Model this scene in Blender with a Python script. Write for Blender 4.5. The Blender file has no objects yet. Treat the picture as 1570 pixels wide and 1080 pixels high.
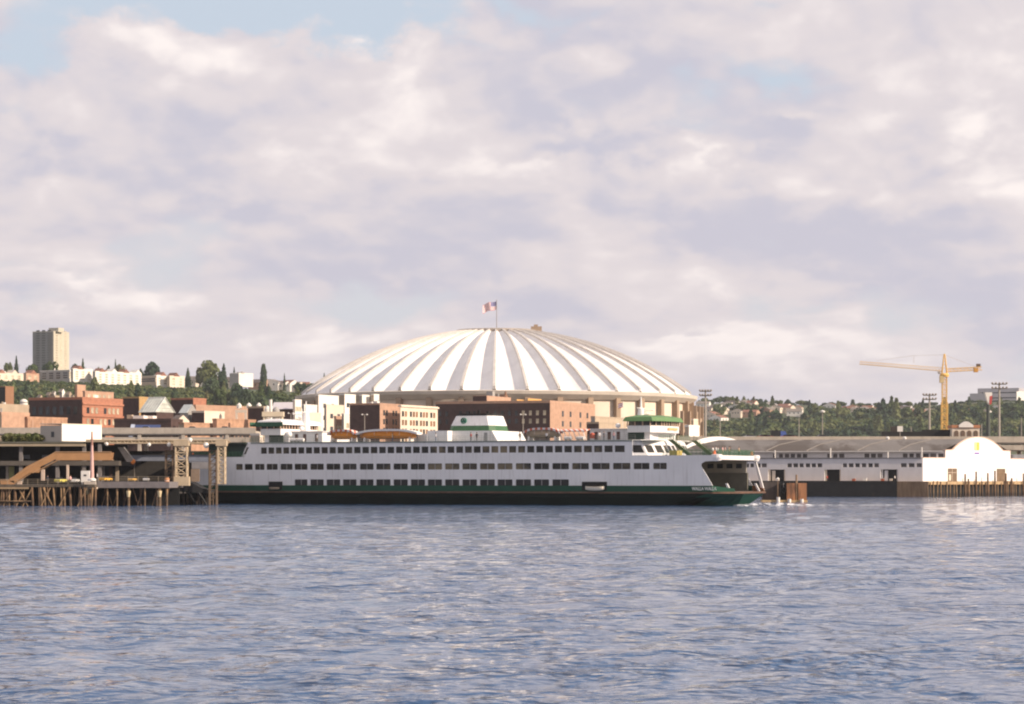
import bpy, math, random
import numpy as np
from mathutils import Vector
random.seed(7); RNG = np.random.default_rng(7)
R = math.radians
FPX, HY, CZ = 3900.0, 734.0, 5.25          # focal length in photo pixels, horizon row, eye height above the water
scene = bpy.context.scene
# ---------------------------------------------------------------- camera
cam_d = bpy.data.cameras.new('camera'); cam = bpy.data.objects.new('camera', cam_d)
scene.collection.objects.link(cam); scene.camera = cam
cam.location = (0, 0, CZ); cam.rotation_euler = (R(90), 0, 0)
cam_d.sensor_width = 36; cam_d.lens = 36 * FPX / 1570; cam_d.shift_y = (HY - 540) / 1570
cam_d.clip_start = 1; cam_d.clip_end = 30000
# ---------------------------------------------------------------- light and exposure
SUN_S, SUN_E = 70.0, 27.0                   # degrees right of straight-behind-the-camera, elevation
sv = Vector((math.sin(R(SUN_S)) * math.cos(R(SUN_E)), -math.cos(R(SUN_S)) * math.cos(R(SUN_E)), math.sin(R(SUN_E))))
ld = bpy.data.lights.new('sun', 'SUN'); ld.energy = 5.0; ld.angle = R(0.5); ld.color = (1.0, 0.83, 0.66)
lo = bpy.data.objects.new('sun', ld); scene.collection.objects.link(lo)
lo.rotation_euler = sv.to_track_quat('Z', 'Y').to_euler(); lo.location = (300, -200, 400)
vs = scene.view_settings; vs.view_transform = 'Standard'; vs.look = 'None'; vs.exposure = 0.35; vs.gamma = 1.0
scene.cycles.filter_width = 2.1
scene.cycles.max_bounces = 6; scene.cycles.transparent_max_bounces = 6
try: scene.cycles.use_denoising = True
except Exception: pass
# ---------------------------------------------------------------- node helpers
class NT:
    def __init__(s, nt): s.nt = nt; s.N = nt.nodes; s.L = nt.links
    def new(s, t, **k):
        n = s.N.new(t)
        for a, b in k.items(): setattr(n, a, b)
        return n
    def put(s, sock, v):
        if isinstance(v, bpy.types.NodeSocket): s.L.new(v, sock)
        elif v is not None: sock.default_value = v
    def math(s, op, a, b=None, c=None, clamp=False):
        n = s.new('ShaderNodeMath', operation=op, use_clamp=clamp)
        for i, v in enumerate((a, b, c)):
            if v is not None: s.put(n.inputs[i], v)
        return n.outputs[0]
    def vec(s, op, a, b=None, out=0):
        n = s.new('ShaderNodeVectorMath', operation=op)
        s.put(n.inputs[0], a)
        if b is not None:
            s.put(n.inputs[3] if op == 'SCALE' else n.inputs[1], b)
        return n.outputs[out]
    def noise(s, v, scale, detail=4, rough=.5, dist=0):
        n = s.new('ShaderNodeTexNoise'); s.put(n.inputs['Vector'], v)
        n.inputs['Scale'].default_value = scale; n.inputs['Detail'].default_value = detail
        n.inputs['Roughness'].default_value = rough; n.inputs['Distortion'].default_value = dist
        return n.outputs
    def mix(s, f, a, b, blend='MIX'):
        n = s.new('ShaderNodeMix', data_type='RGBA', blend_type=blend)
        s.put(n.inputs[0], f); s.put(n.inputs[6], a if isinstance(a, bpy.types.NodeSocket) else (*a[:3], 1))
        s.put(n.inputs[7], b if isinstance(b, bpy.types.NodeSocket) else (*b[:3], 1))
        return n.outputs[2]
    def ramp(s, v, lo, hi, a=0., b=1., smooth=True):
        n = s.new('ShaderNodeMapRange', interpolation_type='SMOOTHSTEP' if smooth else 'LINEAR')
        for i, x in enumerate((v, lo, hi, a, b)): s.put(n.inputs[i], x)
        return n.outputs[0]
# ---------------------------------------------------------------- sky
world = bpy.data.worlds.new('World'); scene.world = world; world.use_nodes = True
w = NT(world.node_tree); w.N.clear()
wo = w.new('ShaderNodeOutputWorld'); bg = w.new('ShaderNodeBackground'); w.L.new(bg.outputs[0], wo.inputs[0])
sky = w.new('ShaderNodeTexSky', sky_type='NISHITA', sun_disc=False)
sky.sun_elevation = R(SUN_E); sky.sun_rotation = math.atan2(sv.x, sv.y)
sky.air_density = 1.0; sky.dust_density = 1.5; sky.ozone_density = 1.0
bg.inputs[1].default_value = 0.088
tc = w.new('ShaderNodeTexCoord'); d = tc.outputs['Generated']
sx = w.new('ShaderNodeSeparateXYZ'); w.L.new(d, sx.inputs[0])
az = w.math('ARCTAN2', sx.outputs[0], sx.outputs[1]); el = w.math('ARCSINE', sx.outputs[2])
zz_ = w.math('MULTIPLY', w.math('SIGN', sx.outputs[2]), w.math('SUBTRACT', w.math('SQRT', w.math('ADD', w.math('ABSOLUTE', sx.outputs[2]), .012)), .1095))
cz_ = w.new('ShaderNodeCombineXYZ'); w.L.new(sx.outputs[0], cz_.inputs[0]); w.L.new(sx.outputs[1], cz_.inputs[1]); w.L.new(w.math('MULTIPLY', zz_, 1.35), cz_.inputs[2])
p3 = cz_.outputs[0]
wv = w.vec('SUBTRACT', w.noise(p3, 11, 4, .55)[1], (.5, .5, .5))
p3w = w.vec('ADD', p3, w.vec('SCALE', wv, .045))
wv2 = w.vec('SUBTRACT', w.noise(p3, 60, 3, .5)[1], (.5, .5, .5))
def dens(off):
    q_ = w.vec('ADD', p3w, off)
    vo = w.new('ShaderNodeTexVoronoi', feature='F1'); w.put(vo.inputs['Vector'], w.vec('ADD', q_, w.vec('SCALE', wv2, .012)))
    vo.inputs['Scale'].default_value = 22; vo.inputs['Detail'].default_value = 2; vo.inputs['Roughness'].default_value = .55; vo.normalize = True
    pf = w.math('SUBTRACT', 1.0, w.math('MULTIPLY', vo.outputs['Distance'], 1.6))
    return w.math('MULTIPLY_ADD', pf, .20, w.math('MULTIPLY', w.noise(q_, 9, 5, .45)[0], .80))
n0 = dens((0, 0, 0)); n1 = dens((.012, -.004, .030)); n2 = dens((.004, -.001, .010))
fine = w.noise(p3w, 34, 6, .62)[0]
cu = w.new('ShaderNodeCombineXYZ'); w.L.new(az, cu.inputs[0]); w.L.new(el, cu.inputs[1])
auv = w.vec('ADD', cu.outputs[0], w.vec('SCALE', w.vec('SUBTRACT', w.noise(p3, 24, 5, .6)[1], (.5, .5, .5)), .05))
def lobes(lst):
    tot = None
    for px, py, rx, ry, amt in lst:
        q = w.vec('MULTIPLY', w.vec('SUBTRACT', auv, ((px - 785) / FPX, (HY - py) / FPX, 0)), (FPX / rx, FPX / ry, 0))
        e = w.math('POWER', 2.718, w.math('MULTIPLY', w.vec('DOT_PRODUCT', q, q, 1), -1.0))
        tot = w.math('MULTIPLY_ADD', e, amt, tot if tot is not None else 0.0)
    return tot
#SKYLOBES
cover_l = lobes([(150, 0, 330, 62, -.34), (520, 20, 260, 55, -.30), (60, 70, 120, 55, -.22), (1170, 90, 150, 60, -.22), (1000, 5, 260, 28, -.25),
                 (1200, 130, 90, 26, -.14), (560, 470, 130, 34, -.16), (60, 410, 110, 30, -.18), (1180, 500, 160, 28, -.13), (450, 60, 60, 40, -.1),
                 (200, 110, 95, 62, .20), (580, 110, 70, 50, .18), (360, 90, 110, 45, .14), (720, 120, 90, 80, .15), (960, 110, 110, 50, .16),
                 (1450, 60, 200, 90, .16), (600, 260, 900, 130, .18)])
shade_l = lobes([(195, 85, 70, 45, .34), (320, 95, 50, 35, .22), (610, 100, 55, 35, .30), (930, 90, 110, 30, .28), (1320, 212, 62, 30, .30),
                 (1470, 200, 50, 35, .34), (1215, 190, 30, 12, .3), (700, 70, 90, 40, .20), (1060, 520, 70, 16, .34), (1170, 560, 90, 30, .24),
                 (60, 440, 60, 22, .26), (120, 445, 40, 18, .2), (430, 250, 110, 26, .2), (780, 265, 240, 26, .16), (560, 180, 130, 60, .12), (880, 60, 90, 30, .16), (1300, 110, 120, 30, .14), (1060, 170, 60, 40, .14), (300, 300, 120, 20, .1), (800, 440, 160, 16, .12), (1400, 300, 140, 26, .14), (80, 190, 70, 40, .2), (1500, 110, 120, 60, .2), (1060, 225, 30, 14, .25),
                 (860, 225, 60, 26, -.40), (960, 220, 70, 26, -.32), (1150, 255, 60, 22, -.38), (1190, 215, 30, 22, -.25), (330, 165, 90, 34, -.22), (50, 255, 70, 28, -.28),
                 (1150, 362, 380, 26, -.34), (700, 330, 260, 40, -.18), (300, 330, 260, 26, -.2), (1250, 410, 200, 22, -.22), (600, 390, 260, 20, -.15),
                 (150, 500, 260, 20, -.18), (300, 230, 90, 40, -.16), (1540, 460, 80, 60, -.22), (880, 430, 300, 30, -.1)])
cov = w.ramp(w.math('ADD', w.math('MULTIPLY_ADD', w.math('SUBTRACT', n0, .54), 1.9, .71), cover_l), .36, .60)
lit = w.math('MULTIPLY_ADD', w.math('SUBTRACT', n0, n1), 1.5, .44)
lit = w.math('MULTIPLY_ADD', w.math('SUBTRACT', n0, n2), 3.0, lit)
lit = w.math('MULTIPLY_ADD', w.math('SUBTRACT', fine, .5), .44, lit)
bil = w.math('MULTIPLY', w.math('ABSOLUTE', w.math('SUBTRACT', w.noise(p3w, 17, 3, .5)[0], .5)), 2)
upm = w.ramp(el, .05, .13)
lit = w.math('MULTIPLY_ADD', w.math('MULTIPLY', w.math('SUBTRACT', w.ramp(bil, 0, .35), .55), upm), .16, lit)
lit = w.math('ADD', lit, w.math('MULTIPLY', shade_l, 1.0), clamp=True)
ccol = w.mix(w.ramp(lit, .0, .55), (5.45, 5.25, 6.05), (7.05, 6.38, 6.52))
ccol = w.mix(w.ramp(lit, .48, 1.05), ccol, (9.5, 8.6, 8.25))
hz = w.ramp(el, 0.0, .07, 1., 0.)
ccol = w.mix(w.math('MULTIPLY', hz, .60), ccol, (6.7, 6.2, 6.55))
clear = w.mix(.92, sky.outputs[0], w.mix(w.ramp(el, .08, .15), (6.25, 6.3, 6.8), (5.35, 6.05, 7.0)))
full = w.mix(w.math('MULTIPLY', cov, .93), clear, ccol)
below = w.ramp(sx.outputs[2], -.02, 0.0)
full = w.mix(below, (1.6, 2.0, 2.6), full)
w.L.new(full, bg.inputs[0])
# ---------------------------------------------------------------- materials
MATS = {}
def mat(name, rgb, rough=.7, var=.12, scale=1.0, stretch=(1, 1, 1), metal=0., rgb2=None, thr=(.45, .6), bump=0., spec=.5, streak=0., objrand=0.):
    if name in MATS: return MATS[name]
    m = bpy.data.materials.new(name); m.use_nodes = True; t = NT(m.node_tree)
    b = t.N['Principled BSDF']; b.inputs['Roughness'].default_value = rough; b.inputs['Metallic'].default_value = metal
    b.inputs['Specular IOR Level'].default_value = spec
    co = t.new('ShaderNodeTexCoord').outputs['Object']
    v = t.vec('MULTIPLY', co, stretch)
    n = t.noise(v, scale, 6, .6)[0]
    col = t.mix(t.ramp(n, .3, .7), [c * (1 - var) for c in rgb], [min(1, c * (1 + var)) for c in rgb])
    if rgb2 is not None:
        n2 = t.noise(t.vec('ADD', v, (31, 17, 5)), scale * .55, 5, .65)[0]
        col = t.mix(t.ramp(n2, *thr), col, rgb2)
    if streak:
        n3 = t.noise(t.vec('MULTIPLY', co, (2.2, 2.2, .12)), 1., 5, .65)[0]
        col = t.mix(t.ramp(n3, .5, .78, 0, streak), col, (.16, .11, .07))
    if objrand:
        oi = t.new('ShaderNodeObjectInfo')
        k = t.ramp(oi.outputs['Random'], 0, 1, 1 - objrand, 1 + objrand, False)
        col = t.vec('SCALE', col, k)
    t.L.new(col, b.inputs['Base Color'])
    if bump:
        bn = t.new('ShaderNodeBump'); bn.inputs['Strength'].default_value = bump; bn.inputs['Distance'].default_value = .1
        t.L.new(n, bn.inputs['Height']); t.L.new(bn.outputs[0], b.inputs['Normal'])
    MATS[name] = m; return m
# ---------------------------------------------------------------- mesh helpers
COL = scene.collection
class MB:
    def __init__(s): s.v = []; s.f = []; s.mi = []; s.cur = 0
    def add(s, vs, fs):
        o = len(s.v); s.v += [tuple(map(float, p)) for p in vs]
        for f in fs: s.f.append([o + i for i in f]); s.mi.append(s.cur)
        return s
    def box(s, x0, x1, y0, y1, z0, z1):
        s.add([(x0, y0, z0), (x1, y0, z0), (x1, y1, z0), (x0, y1, z0), (x0, y0, z1), (x1, y0, z1), (x1, y1, z1), (x0, y1, z1)],
              [(3, 2, 1, 0), (4, 5, 6, 7), (0, 1, 5, 4), (1, 2, 6, 5), (2, 3, 7, 6), (3, 0, 4, 7)]); return s
    def prism(s, poly, d0, d1, axis='z'):
        """poly: 2-D points; extruded between d0 and d1 along axis ('y': poly is (x,z); 'x': poly is (y,z); 'z': (x,y))"""
        n = len(poly)
        def P(p, q): return (p[0], p[1], q) if axis == 'z' else ((p[0], q, p[1]) if axis == 'y' else (q, p[0], p[1]))
        s.add([P(p, d0) for p in poly] + [P(p, d1) for p in poly],
              [tuple(range(n))[::-1], tuple(range(n, 2 * n))] + [(i, (i + 1) % n, n + (i + 1) % n, n + i) for i in range(n)]); return s
    def tube(s, p, q, r0, r1=None, n=8, cap=True):
        r1 = r0 if r1 is None else r1
        p, q = Vector(p), Vector(q); a = (q - p).normalized()
        u = a.cross(Vector((0, 0, 1))); u = a.cross(Vector((1, 0, 0))) if u.length < .01 else u
        u.normalize(); v = a.cross(u)
        vs = []
        for c, r in ((p, r0), (q, r1)):
            for i in range(n):
                t = 2 * math.pi * i / n; vs.append(c + (u * math.cos(t) + v * math.sin(t)) * r)
        fs = [(i, (i + 1) % n, n + (i + 1) % n, n + i) for i in range(n)]
        if cap: fs += [tuple(range(n))[::-1], tuple(range(n, 2 * n))]
        s.add(vs, fs); return s
    def bar(s, p, q, wd): return s.tube(p, q, wd * .7, n=4)
    def lathe(s, prof, cx=0, cy=0, n=12, ax=1., ay=1.):
        vs = []; m = len(prof)
        for r, z in prof:
            for i in range(n):
                t = 2 * math.pi * i / n; vs.append((cx + r * ax * math.cos(t), cy + r * ay * math.sin(t), z))
        fs = [(j * n + i, j * n + (i + 1) % n, (j + 1) * n + (i + 1) % n, (j + 1) * n + i) for j in range(m - 1) for i in range(n)]
        fs += [tuple(range(n))[::-1], tuple(range((m - 1) * n, m * n))]
        s.add(vs, fs); return s
    def mesh(s, name, mats):
        me = bpy.data.meshes.new(name); me.from_pydata(s.v, [], s.f)
        for m in (mats if isinstance(mats, (list, tuple)) else [mats]): me.materials.append(m)
        if any(s.mi): me.polygons.foreach_set('material_index', s.mi)
        me.update(); return me
    def build(s, name, mats, parent=None, loc=None, smooth=False, rotz=0):
        me = s.mesh(name, mats)
        if smooth: me.polygons.foreach_set('use_smooth', [True] * len(me.polygons))
        return obj(name, me, parent, loc, rotz)
def obj(name, me, parent=None, loc=None, rotz=0):
    o = bpy.data.objects.new(name, me); COL.objects.link(o); o.parent = parent
    if loc is not None: o.location = loc
    if rotz: o.rotation_euler.z = rotz
    return o
def tag(o, label=None, cat=None, group=None, kind=None):
    for k, v in (('label', label), ('category', cat), ('group', group), ('kind', kind)):
        if v: o[k] = v
    return o
def thing(name, label, cat, loc=(0, 0, 0), rotz=0, group=None):
    o = bpy.data.objects.new(name, None); COL.objects.link(o); o.location = loc; o.rotation_euler = (0, 0, rotz)
    o.empty_display_size = .5
    return tag(o, label, cat, group)
def copy_tree(o, parent=None):
    c = o.copy(); COL.objects.link(c); c.parent = parent
    for ch in list(o.children): copy_tree(ch, c)
    return c
def PX(px, Y): return (px - 785) / FPX * Y
def PZ(py, Y): return CZ + (HY - py) / FPX * Y
def rail(pts, h=1.05, step=1.6, bars=4, r=.035):
    m = MB()
    for a, b in zip(pts[:-1], pts[1:]):
        a, b = Vector(a), Vector(b); n = max(1, int((b - a).length / step))
        for i in range(n + 1):
            p = a.lerp(b, i / n); m.bar(p, p + Vector((0, 0, h)), r)
        for k in range(1, bars + 1): m.bar(a + Vector((0, 0, h * k / bars)), b + Vector((0, 0, h * k / bars)), r * .8)
    return m
# ================================================================ SETTING
# ---- water
def water_material():
    m = bpy.data.materials.new('sea_water'); m.use_nodes = True; t = NT(m.node_tree)
    b = t.N['Principled BSDF']
    b.inputs['Roughness'].default_value = .06; b.inputs['IOR'].default_value = 1.45
    co = t.new('ShaderNodeTexCoord').outputs['Object']
    big = t.noise(t.vec('MULTIPLY', co, (.012, .02, 1)), 1, 3, .5)[0]
    col = t.mix(t.ramp(big, .35, .65), (.028, .066, .150), (.038, .084, .180)); t.L.new(col, b.inputs['Base Color'])
    pat = t.noise(t.vec('MULTIPLY', co, (.045, .11, 1)), 1, 4, .6, .5)[0]
    amp = t.math('MULTIPLY', t.ramp(big, .35, .65, .6, 1.3), t.ramp(pat, .35, .65, .55, 1.5))
    pat2 = t.noise(t.vec('MULTIPLY', co, (.28, .22, 1)), 1, 3, .6, .5)[0]
    amp = t.math('MULTIPLY', amp, t.ramp(pat2, .38, .62, .35, 1.6))
    h1 = t.noise(t.vec('MULTIPLY', co, (.8, .8, 1)), 1, 2, .5, .3)[0]
    h2 = t.noise(t.vec('MULTIPLY', co, (2.2, 2.4, 1)), 1, 2, .5, .4)[0]
    h = t.math('MULTIPLY_ADD', h1, .50, t.math('MULTIPLY', h2, .20))
    h = t.math('MULTIPLY', h, amp)
    bn = t.new('ShaderNodeBump'); bn.inputs['Strength'].default_value = 1.0; bn.inputs['Distance'].default_value = WATER_BUMP
    t.L.new(h, bn.inputs['Height']); t.L.new(bn.outputs[0], b.inputs['Normal'])
    return m
WATER_BUMP = .55; WAVE_AMP = .33
WM = water_material()
def water_grid():
    # rings of vertices spaced in proportion to their distance; real swell near the eye
    Ys = [30.0]
    while Ys[-1] < 300: Ys.append(Ys[-1] * 1.0035)
    while Ys[-1] < 900: Ys.append(Ys[-1] * 1.012)
    Ys = np.array(Ys); us = np.linspace(-.30, .30, 520)
    Yg, Ug = np.meshgrid(Ys, us, indexing='ij'); X = Yg * Ug
    Z = np.zeros_like(X)
    rg = np.random.default_rng(3)
    for i in range(46):
        lam = .7 * 1.058 ** i
        th = rg.normal(math.pi * .5 + .35, 1.05); k = 2 * math.pi / lam
        amp = .0085 * lam ** .92 * WAVE_AMP
        ph = rg.uniform(0, 6.28)
        fade = np.clip((lam / (Yg * .012)) - .2, 0, 1)
        s = np.sin(k * (X * math.cos(th) + Yg * math.sin(th)) + ph)
        Z += amp * fade * (s + .22 * np.cos(2 * (k * (X * math.cos(th) + Yg * math.sin(th)) + ph)))
    edge = np.clip((Ys - 30) / 8, 0, 1) * np.clip((880 - Ys) / 200, 0, 1)
    Z = Z * edge[:, None] * np.clip((.3 - np.abs(Ug)) / .02, 0, 1)
    V = np.stack([X, Yg, Z], -1).reshape(-1, 3)
    nr, nc = X.shape
    idx = np.arange(nr * nc).reshape(nr, nc)
    F = np.stack([idx[:-1, :-1], idx[:-1, 1:], idx[1:, 1:], idx[1:, :-1]], -1).reshape(-1, 4)
    # outer sheet round the fan
    o = len(V); Yn, Yf = Ys[0], Ys[-1]; a, bq = us[0], us[-1]; B = 2500
    ex = np.array([(-B, -B, 0), (B, -B, 0), (B, Yf, 0), (-B, Yf, 0)])
    V = np.concatenate([V, ex])
    quads = [(o, o + 1, idx[0, -1], idx[0, 0]), (o + 1, o + 2, idx[-1, -1], idx[0, -1]), (o + 3, o, idx[0, 0], idx[-1, 0])]
    me = bpy.data.meshes.new('water')
    nf = len(F)
    me.vertices.add(len(V)); me.vertices.foreach_set('co', V.ravel())
    me.loops.add(nf * 4); me.loops.foreach_set('vertex_index', F.ravel())
    me.polygons.add(nf); me.polygons.foreach_set('loop_start', np.arange(nf) * 4); me.polygons.foreach_set('loop_total', np.full(nf, 4))
    me.polygons.foreach_set('use_smooth', np.ones(nf, bool)); me.update(); me.validate()
    me.materials.append(WM); ob = obj('water', me); tag(ob, kind='structure')
    # the flat sheet beyond the fan
    m2 = MB(); z = -.02
    m2.add([(-B, -B, z), (B, -B, z), (Yn * bq, Yn, z), (Yn * a, Yn, z)], [(0, 1, 2, 3)])
    m2.add([(B, -B, z), (B, Yf, z), (Yf * bq, Yf, z), (Yn * bq, Yn, z)], [(0, 1, 2, 3)])
    m2.add([(-B, -B, z), (Yn * a, Yn, z), (Yf * a, Yf, z), (-B, Yf, z)], [(0, 1, 2, 3)])
    tag(m2.build('water', WM), kind='structure')
water_grid()
# ---- terrain: one sheet from the sea wall over the hills to the horizon
RIDGE = [(-1200, 600), (-300, 585), (0, 581), (60, 583), (110, 585), (217, 589), (283, 593), (330, 594), (400, 598), (480, 603), (600, 622), (760, 640), (900, 640), (1070, 622),
         (1100, 618), (1160, 617), (1200, 620), (1300, 624), (1400, 622), (1450, 621), (1500, 617), (1570, 615), (1900, 612), (3000, 640)]
def ridge_y(px): return float(np.interp(px, [a for a, b in RIDGE], [b for a, b in RIDGE]))
def ridge_R(px): return float(np.interp(px, [480, 1000], [2450, 3300]))
LANDZ = 3.2
def ground_z(px, Y):
    Rr = ridge_R(px); zr = PZ(ridge_y(px), Rr); s = (Y - (Rr - 1000)) / 1000
    if s <= 0: return LANDZ
    if s <= 1: 
        s = s * s * (3 - 2 * s) * .6 + .4 * s
        return LANDZ + (zr - LANDZ) * s
    return zr - min(1, (s - 1) * .5) * (zr - LANDZ) * .5
def hill(px, py):
    """the nearest spot on the hillside that the photograph shows at px, py"""
    Rr = ridge_R(px)
    for i in range(101):
        Y = Rr - 1000 + 10 * i; z = ground_z(px, Y)
        if HY - (z - CZ) / Y * FPX <= py: break
    return PX(px, Y), Y, z
grass_m = mat('hill_grass', (.055, .075, .03), .95, .3, .02, rgb2=(.10, .085, .04), thr=(.5, .7))
city_m = mat('city_ground', (.11, .10, .085), .95, .25, .03)
def terrain():
    pxs = np.arange(-1800, 3400, 22.); rows = [800, 830, 900, 1000, 1150, 1300, 1400] + list(range(1450, 3700, 45)) + [4000, 4600]
    v = []; f = []; 
    for j, Y in enumerate(rows):
        for px in pxs: v.append((PX(px, Y), Y, ground_z(px, Y)))
    nc = len(pxs)
    for j in range(len(rows) - 1):
        for i in range(nc - 1): f.append((j * nc + i, j * nc + i + 1, (j + 1) * nc + i + 1, (j + 1) * nc + i))
    me = bpy.data.meshes.new('ground'); me.from_pydata(v, [], f); me.materials.append(grass_m); me.materials.append(city_m)
    for p in me.polygons:
        p.use_smooth = True; p.material_index = 1 if p.center.y < 1400 else 0
    tag(obj('ground', me), kind='structure')
terrain()
conc = mat('concrete', (.30, .27, .23), .85, .15, .5, streak=.35)
conc_l = mat('pale_concrete', (.45, .39, .32), .85, .12, .4, streak=.25)
m = MB(); m.box(-1500, 1500, 796, 800, -2, LANDZ + .05)
tag(m.build('sea_wall', mat('sea_wall_stone', (.14, .12, .10), .9, .25, .3)), 'long dark stone sea wall along the shore behind the piers', 'sea wall')
# ---- foliage
LEAF = {}
def leaf_mat(name, rgb, rgb2):
    m = bpy.data.materials.new(name); m.use_nodes = True; t = NT(m.node_tree); b = t.N['Principled BSDF']
    b.inputs['Roughness'].default_value = .75; b.inputs['Specular IOR Level'].default_value = .15
    g = t.new('ShaderNodeNewGeometry'); oi = t.new('ShaderNodeObjectInfo')
    n = t.noise(t.vec('MULTIPLY', g.outputs['Position'], (1, 1, 1)), .016, 3, .5)[0]
    k = t.math('ADD', t.ramp(n, .38, .62, -.35, 1.0), t.math('MULTIPLY', oi.outputs['Random'], .3))
    col = t.mix(k, rgb, rgb2); t.L.new(col, b.inputs['Base Color'])
    tr = t.new('ShaderNodeBsdfTranslucent'); t.L.new(col, tr.inputs[0]); mx = t.new('ShaderNodeMixShader'); mx.inputs[0].default_value = .25
    t.L.new(b.outputs[0], mx.inputs[1]); t.L.new(tr.outputs[0], mx.inputs[2]); t.L.new(mx.outputs[0], t.N['Material Output'].inputs[0])
    return m
LEAF['broad'] = leaf_mat('broad_leaves', (.085, .12, .045), (.16, .18, .075))
LEAF['dark'] = leaf_mat('dark_leaves', (.042, .072, .042), (.085, .12, .06))
LEAF['olive'] = leaf_mat('olive_leaves', (.10, .12, .045), (.18, .175, .08))
bark = mat('bark', (.09, .065, .045), .9, .3, 2)
def crown_quads(rg, rx, rz, n, kind, size):
    """leaf clumps spread through and over a lumpy crown; returns verts (n*4,3)"""
    if kind == 'conifer':
        h = rg.random(n) ** .8; th = rg.random(n) * 6.283
        r = rx * (1 - h) ** .75 * (.85 + .15 * np.sin(h * 40)) * np.sqrt(rg.uniform(.35, 1, n))
        c = np.stack([r * np.cos(th), r * np.sin(th), h * 2 * rz - rz], -1)
        nrm = np.stack([np.cos(th), np.sin(th), np.full(n, .5)], -1)
    elif kind == 'column':
        h = rg.random(n); th = rg.random(n) * 6.283
        r = rx * np.sin(np.clip(h * .93 + .05, 0, 1) * math.pi) ** .45 * np.sqrt(rg.uniform(.4, 1, n))
        c = np.stack([r * np.cos(th), r * np.sin(th), h * 2 * rz - rz], -1); nrm = np.stack([np.cos(th), np.sin(th), np.full(n, .2)], -1)
    else:
        nl = 9; lc = rg.normal(0, 1, (nl, 3)); lc /= np.linalg.norm(lc, axis=1)[:, None]; lc *= rg.uniform(.3, .62, nl)[:, None]; lc[:, 2] *= .8
        lr = rg.uniform(.32, .52, nl)
        which = rg.integers(0, nl, n); dv = rg.normal(0, 1, (n, 3)); dv /= np.linalg.norm(dv, axis=1)[:, None]
        c = lc[which] + dv * (lr[which] * rg.uniform(.7, 1.05, n))[:, None]; nrm = dv
        c = c * np.array([rx, rx, rz])
    nrm = nrm + rg.normal(0, .45, (n, 3)); nrm /= np.linalg.norm(nrm, axis=1)[:, None]
    a = np.cross(nrm, rg.normal(0, 1, (n, 3))); a /= np.linalg.norm(a, axis=1)[:, None]; b = np.cross(nrm, a)
    s = size * rg.uniform(.6, 1.3, n)[:, None]
    return np.stack([c - a * s - b * s * .7, c + a * s - b * s * .5, c + a * s * .8 + b * s, c - a * s * .7 + b * s * .8], 1).reshape(-1, 3)
def quads_mesh(name, V, mtl):
    n = len(V) // 4; me = bpy.data.meshes.new(name)
    me.vertices.add(len(V)); me.vertices.foreach_set('co', V.ravel()); me.loops.add(n * 4); me.loops.foreach_set('vertex_index', np.arange(n * 4))
    me.polygons.add(n); me.polygons.foreach_set('loop_start', np.arange(n) * 4); me.polygons.foreach_set('loop_total', np.full(n, 4)); me.update()
    me.materials.append(mtl); return me
CROWN = {}
def crown_mesh(kind, leaf, i):
    k = (kind, leaf, i)
    if k not in CROWN:
        rg = np.random.default_rng(100 + i * 7 + len(kind))
        CROWN[k] = quads_mesh('crown', crown_quads(rg, 1, 1, 900, kind, .115 if kind == 'round' else .10), LEAF[leaf])
    return CROWN[k]
TRUNK = MB().tube((0, 0, -1.0), (0, 0, .25), .11, .06, 8)
for q in range(5): TRUNK.tube((0, 0, -.2 + .08 * q), (.5 * math.cos(q * 2.4), .5 * math.sin(q * 2.4), .25 + .1 * q), .045, .012, 5)
TRUNK = TRUNK.mesh('trunk', bark)
def tree(x, y, z0, h, wd, kind='round', leaf='broad', label='', group=None, name='tree'):
    t = thing(name, label, 'tree', (x, y, z0), random.uniform(0, 6), group)
    c = obj('crown', crown_mesh(kind, leaf, random.randrange(3)), t, (0, 0, h * .56)); c.scale = (wd / 2, wd / 2, h * .46)
    k = obj('trunk', TRUNK, t, (0, 0, h * .5)); k.scale = (h * .28, h * .28, h * .5)
    return t
# a far wooded hillside that nobody could count
def wood(name, n, fpx, fy, leaf, seed, size=(9, 16)):
    rg = np.random.default_rng(seed); out = []; k = 0; tries = 0
    while k < n and tries < n * 30:
        tries += 1
        px = rg.uniform(*fpx); Rr = ridge_R(px); Y = Rr - 1000 + 1000 * rg.random() ** .8
        z = ground_z(px, Y); py = HY - (z - CZ) / Y * FPX
        if not fy(px, py, rg): continue
        s = rg.uniform(*size); con = rg.random() < .08
        if not top_ok(px, py - s * 1.0 / Y * FPX, rg): continue
        V = crown_quads(rg, s * (.45 if con else .6), s * (.75 if con else .5), 210, 'conifer' if con else 'round', s * .095)
        out.append(V + np.array([PX(px, Y), Y, z + s * (.6 if con else .35)])); k += 1
    o = obj(name, quads_mesh(name, np.concatenate(out), LEAF[leaf])); tag(o, kind='stuff'); return o
def top_ok(px, py, rg):
    if px < 700: return py > np.interp(px, [-100, 0, 60, 110, 217, 283, 300, 330, 380, 470, 490], [582, 582, 583, 585, 590, 594, 595, 590, 594, 595, 588])
    if py < ridge_y(px) - 5: return False
    if px < 1240 and 615 < py < 645: return rg.random() < .07
    if px >= 1240 and 624 < py < 641: return rg.random() < .16
    return True
def left_ok(px, py, rg): return (py > ridge_y(px) + 9 and py < 690) if px < 300 else (py > ridge_y(px) + 2)
def right_ok(px, py, rg):
    if py > 690: return False
    hb = np.interp(px, [1060, 1240, 1300, 1570], [1, 1, .6, .6])
    return True
random.seed(3)
wood('woodland', 620, (-120, 620), left_ok, 'broad', 1)
wood('woodland', 260, (-120, 620), left_ok, 'dark', 2)
wood('woodland', 230, (-120, 620), left_ok, 'olive', 3, (6, 10))
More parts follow.
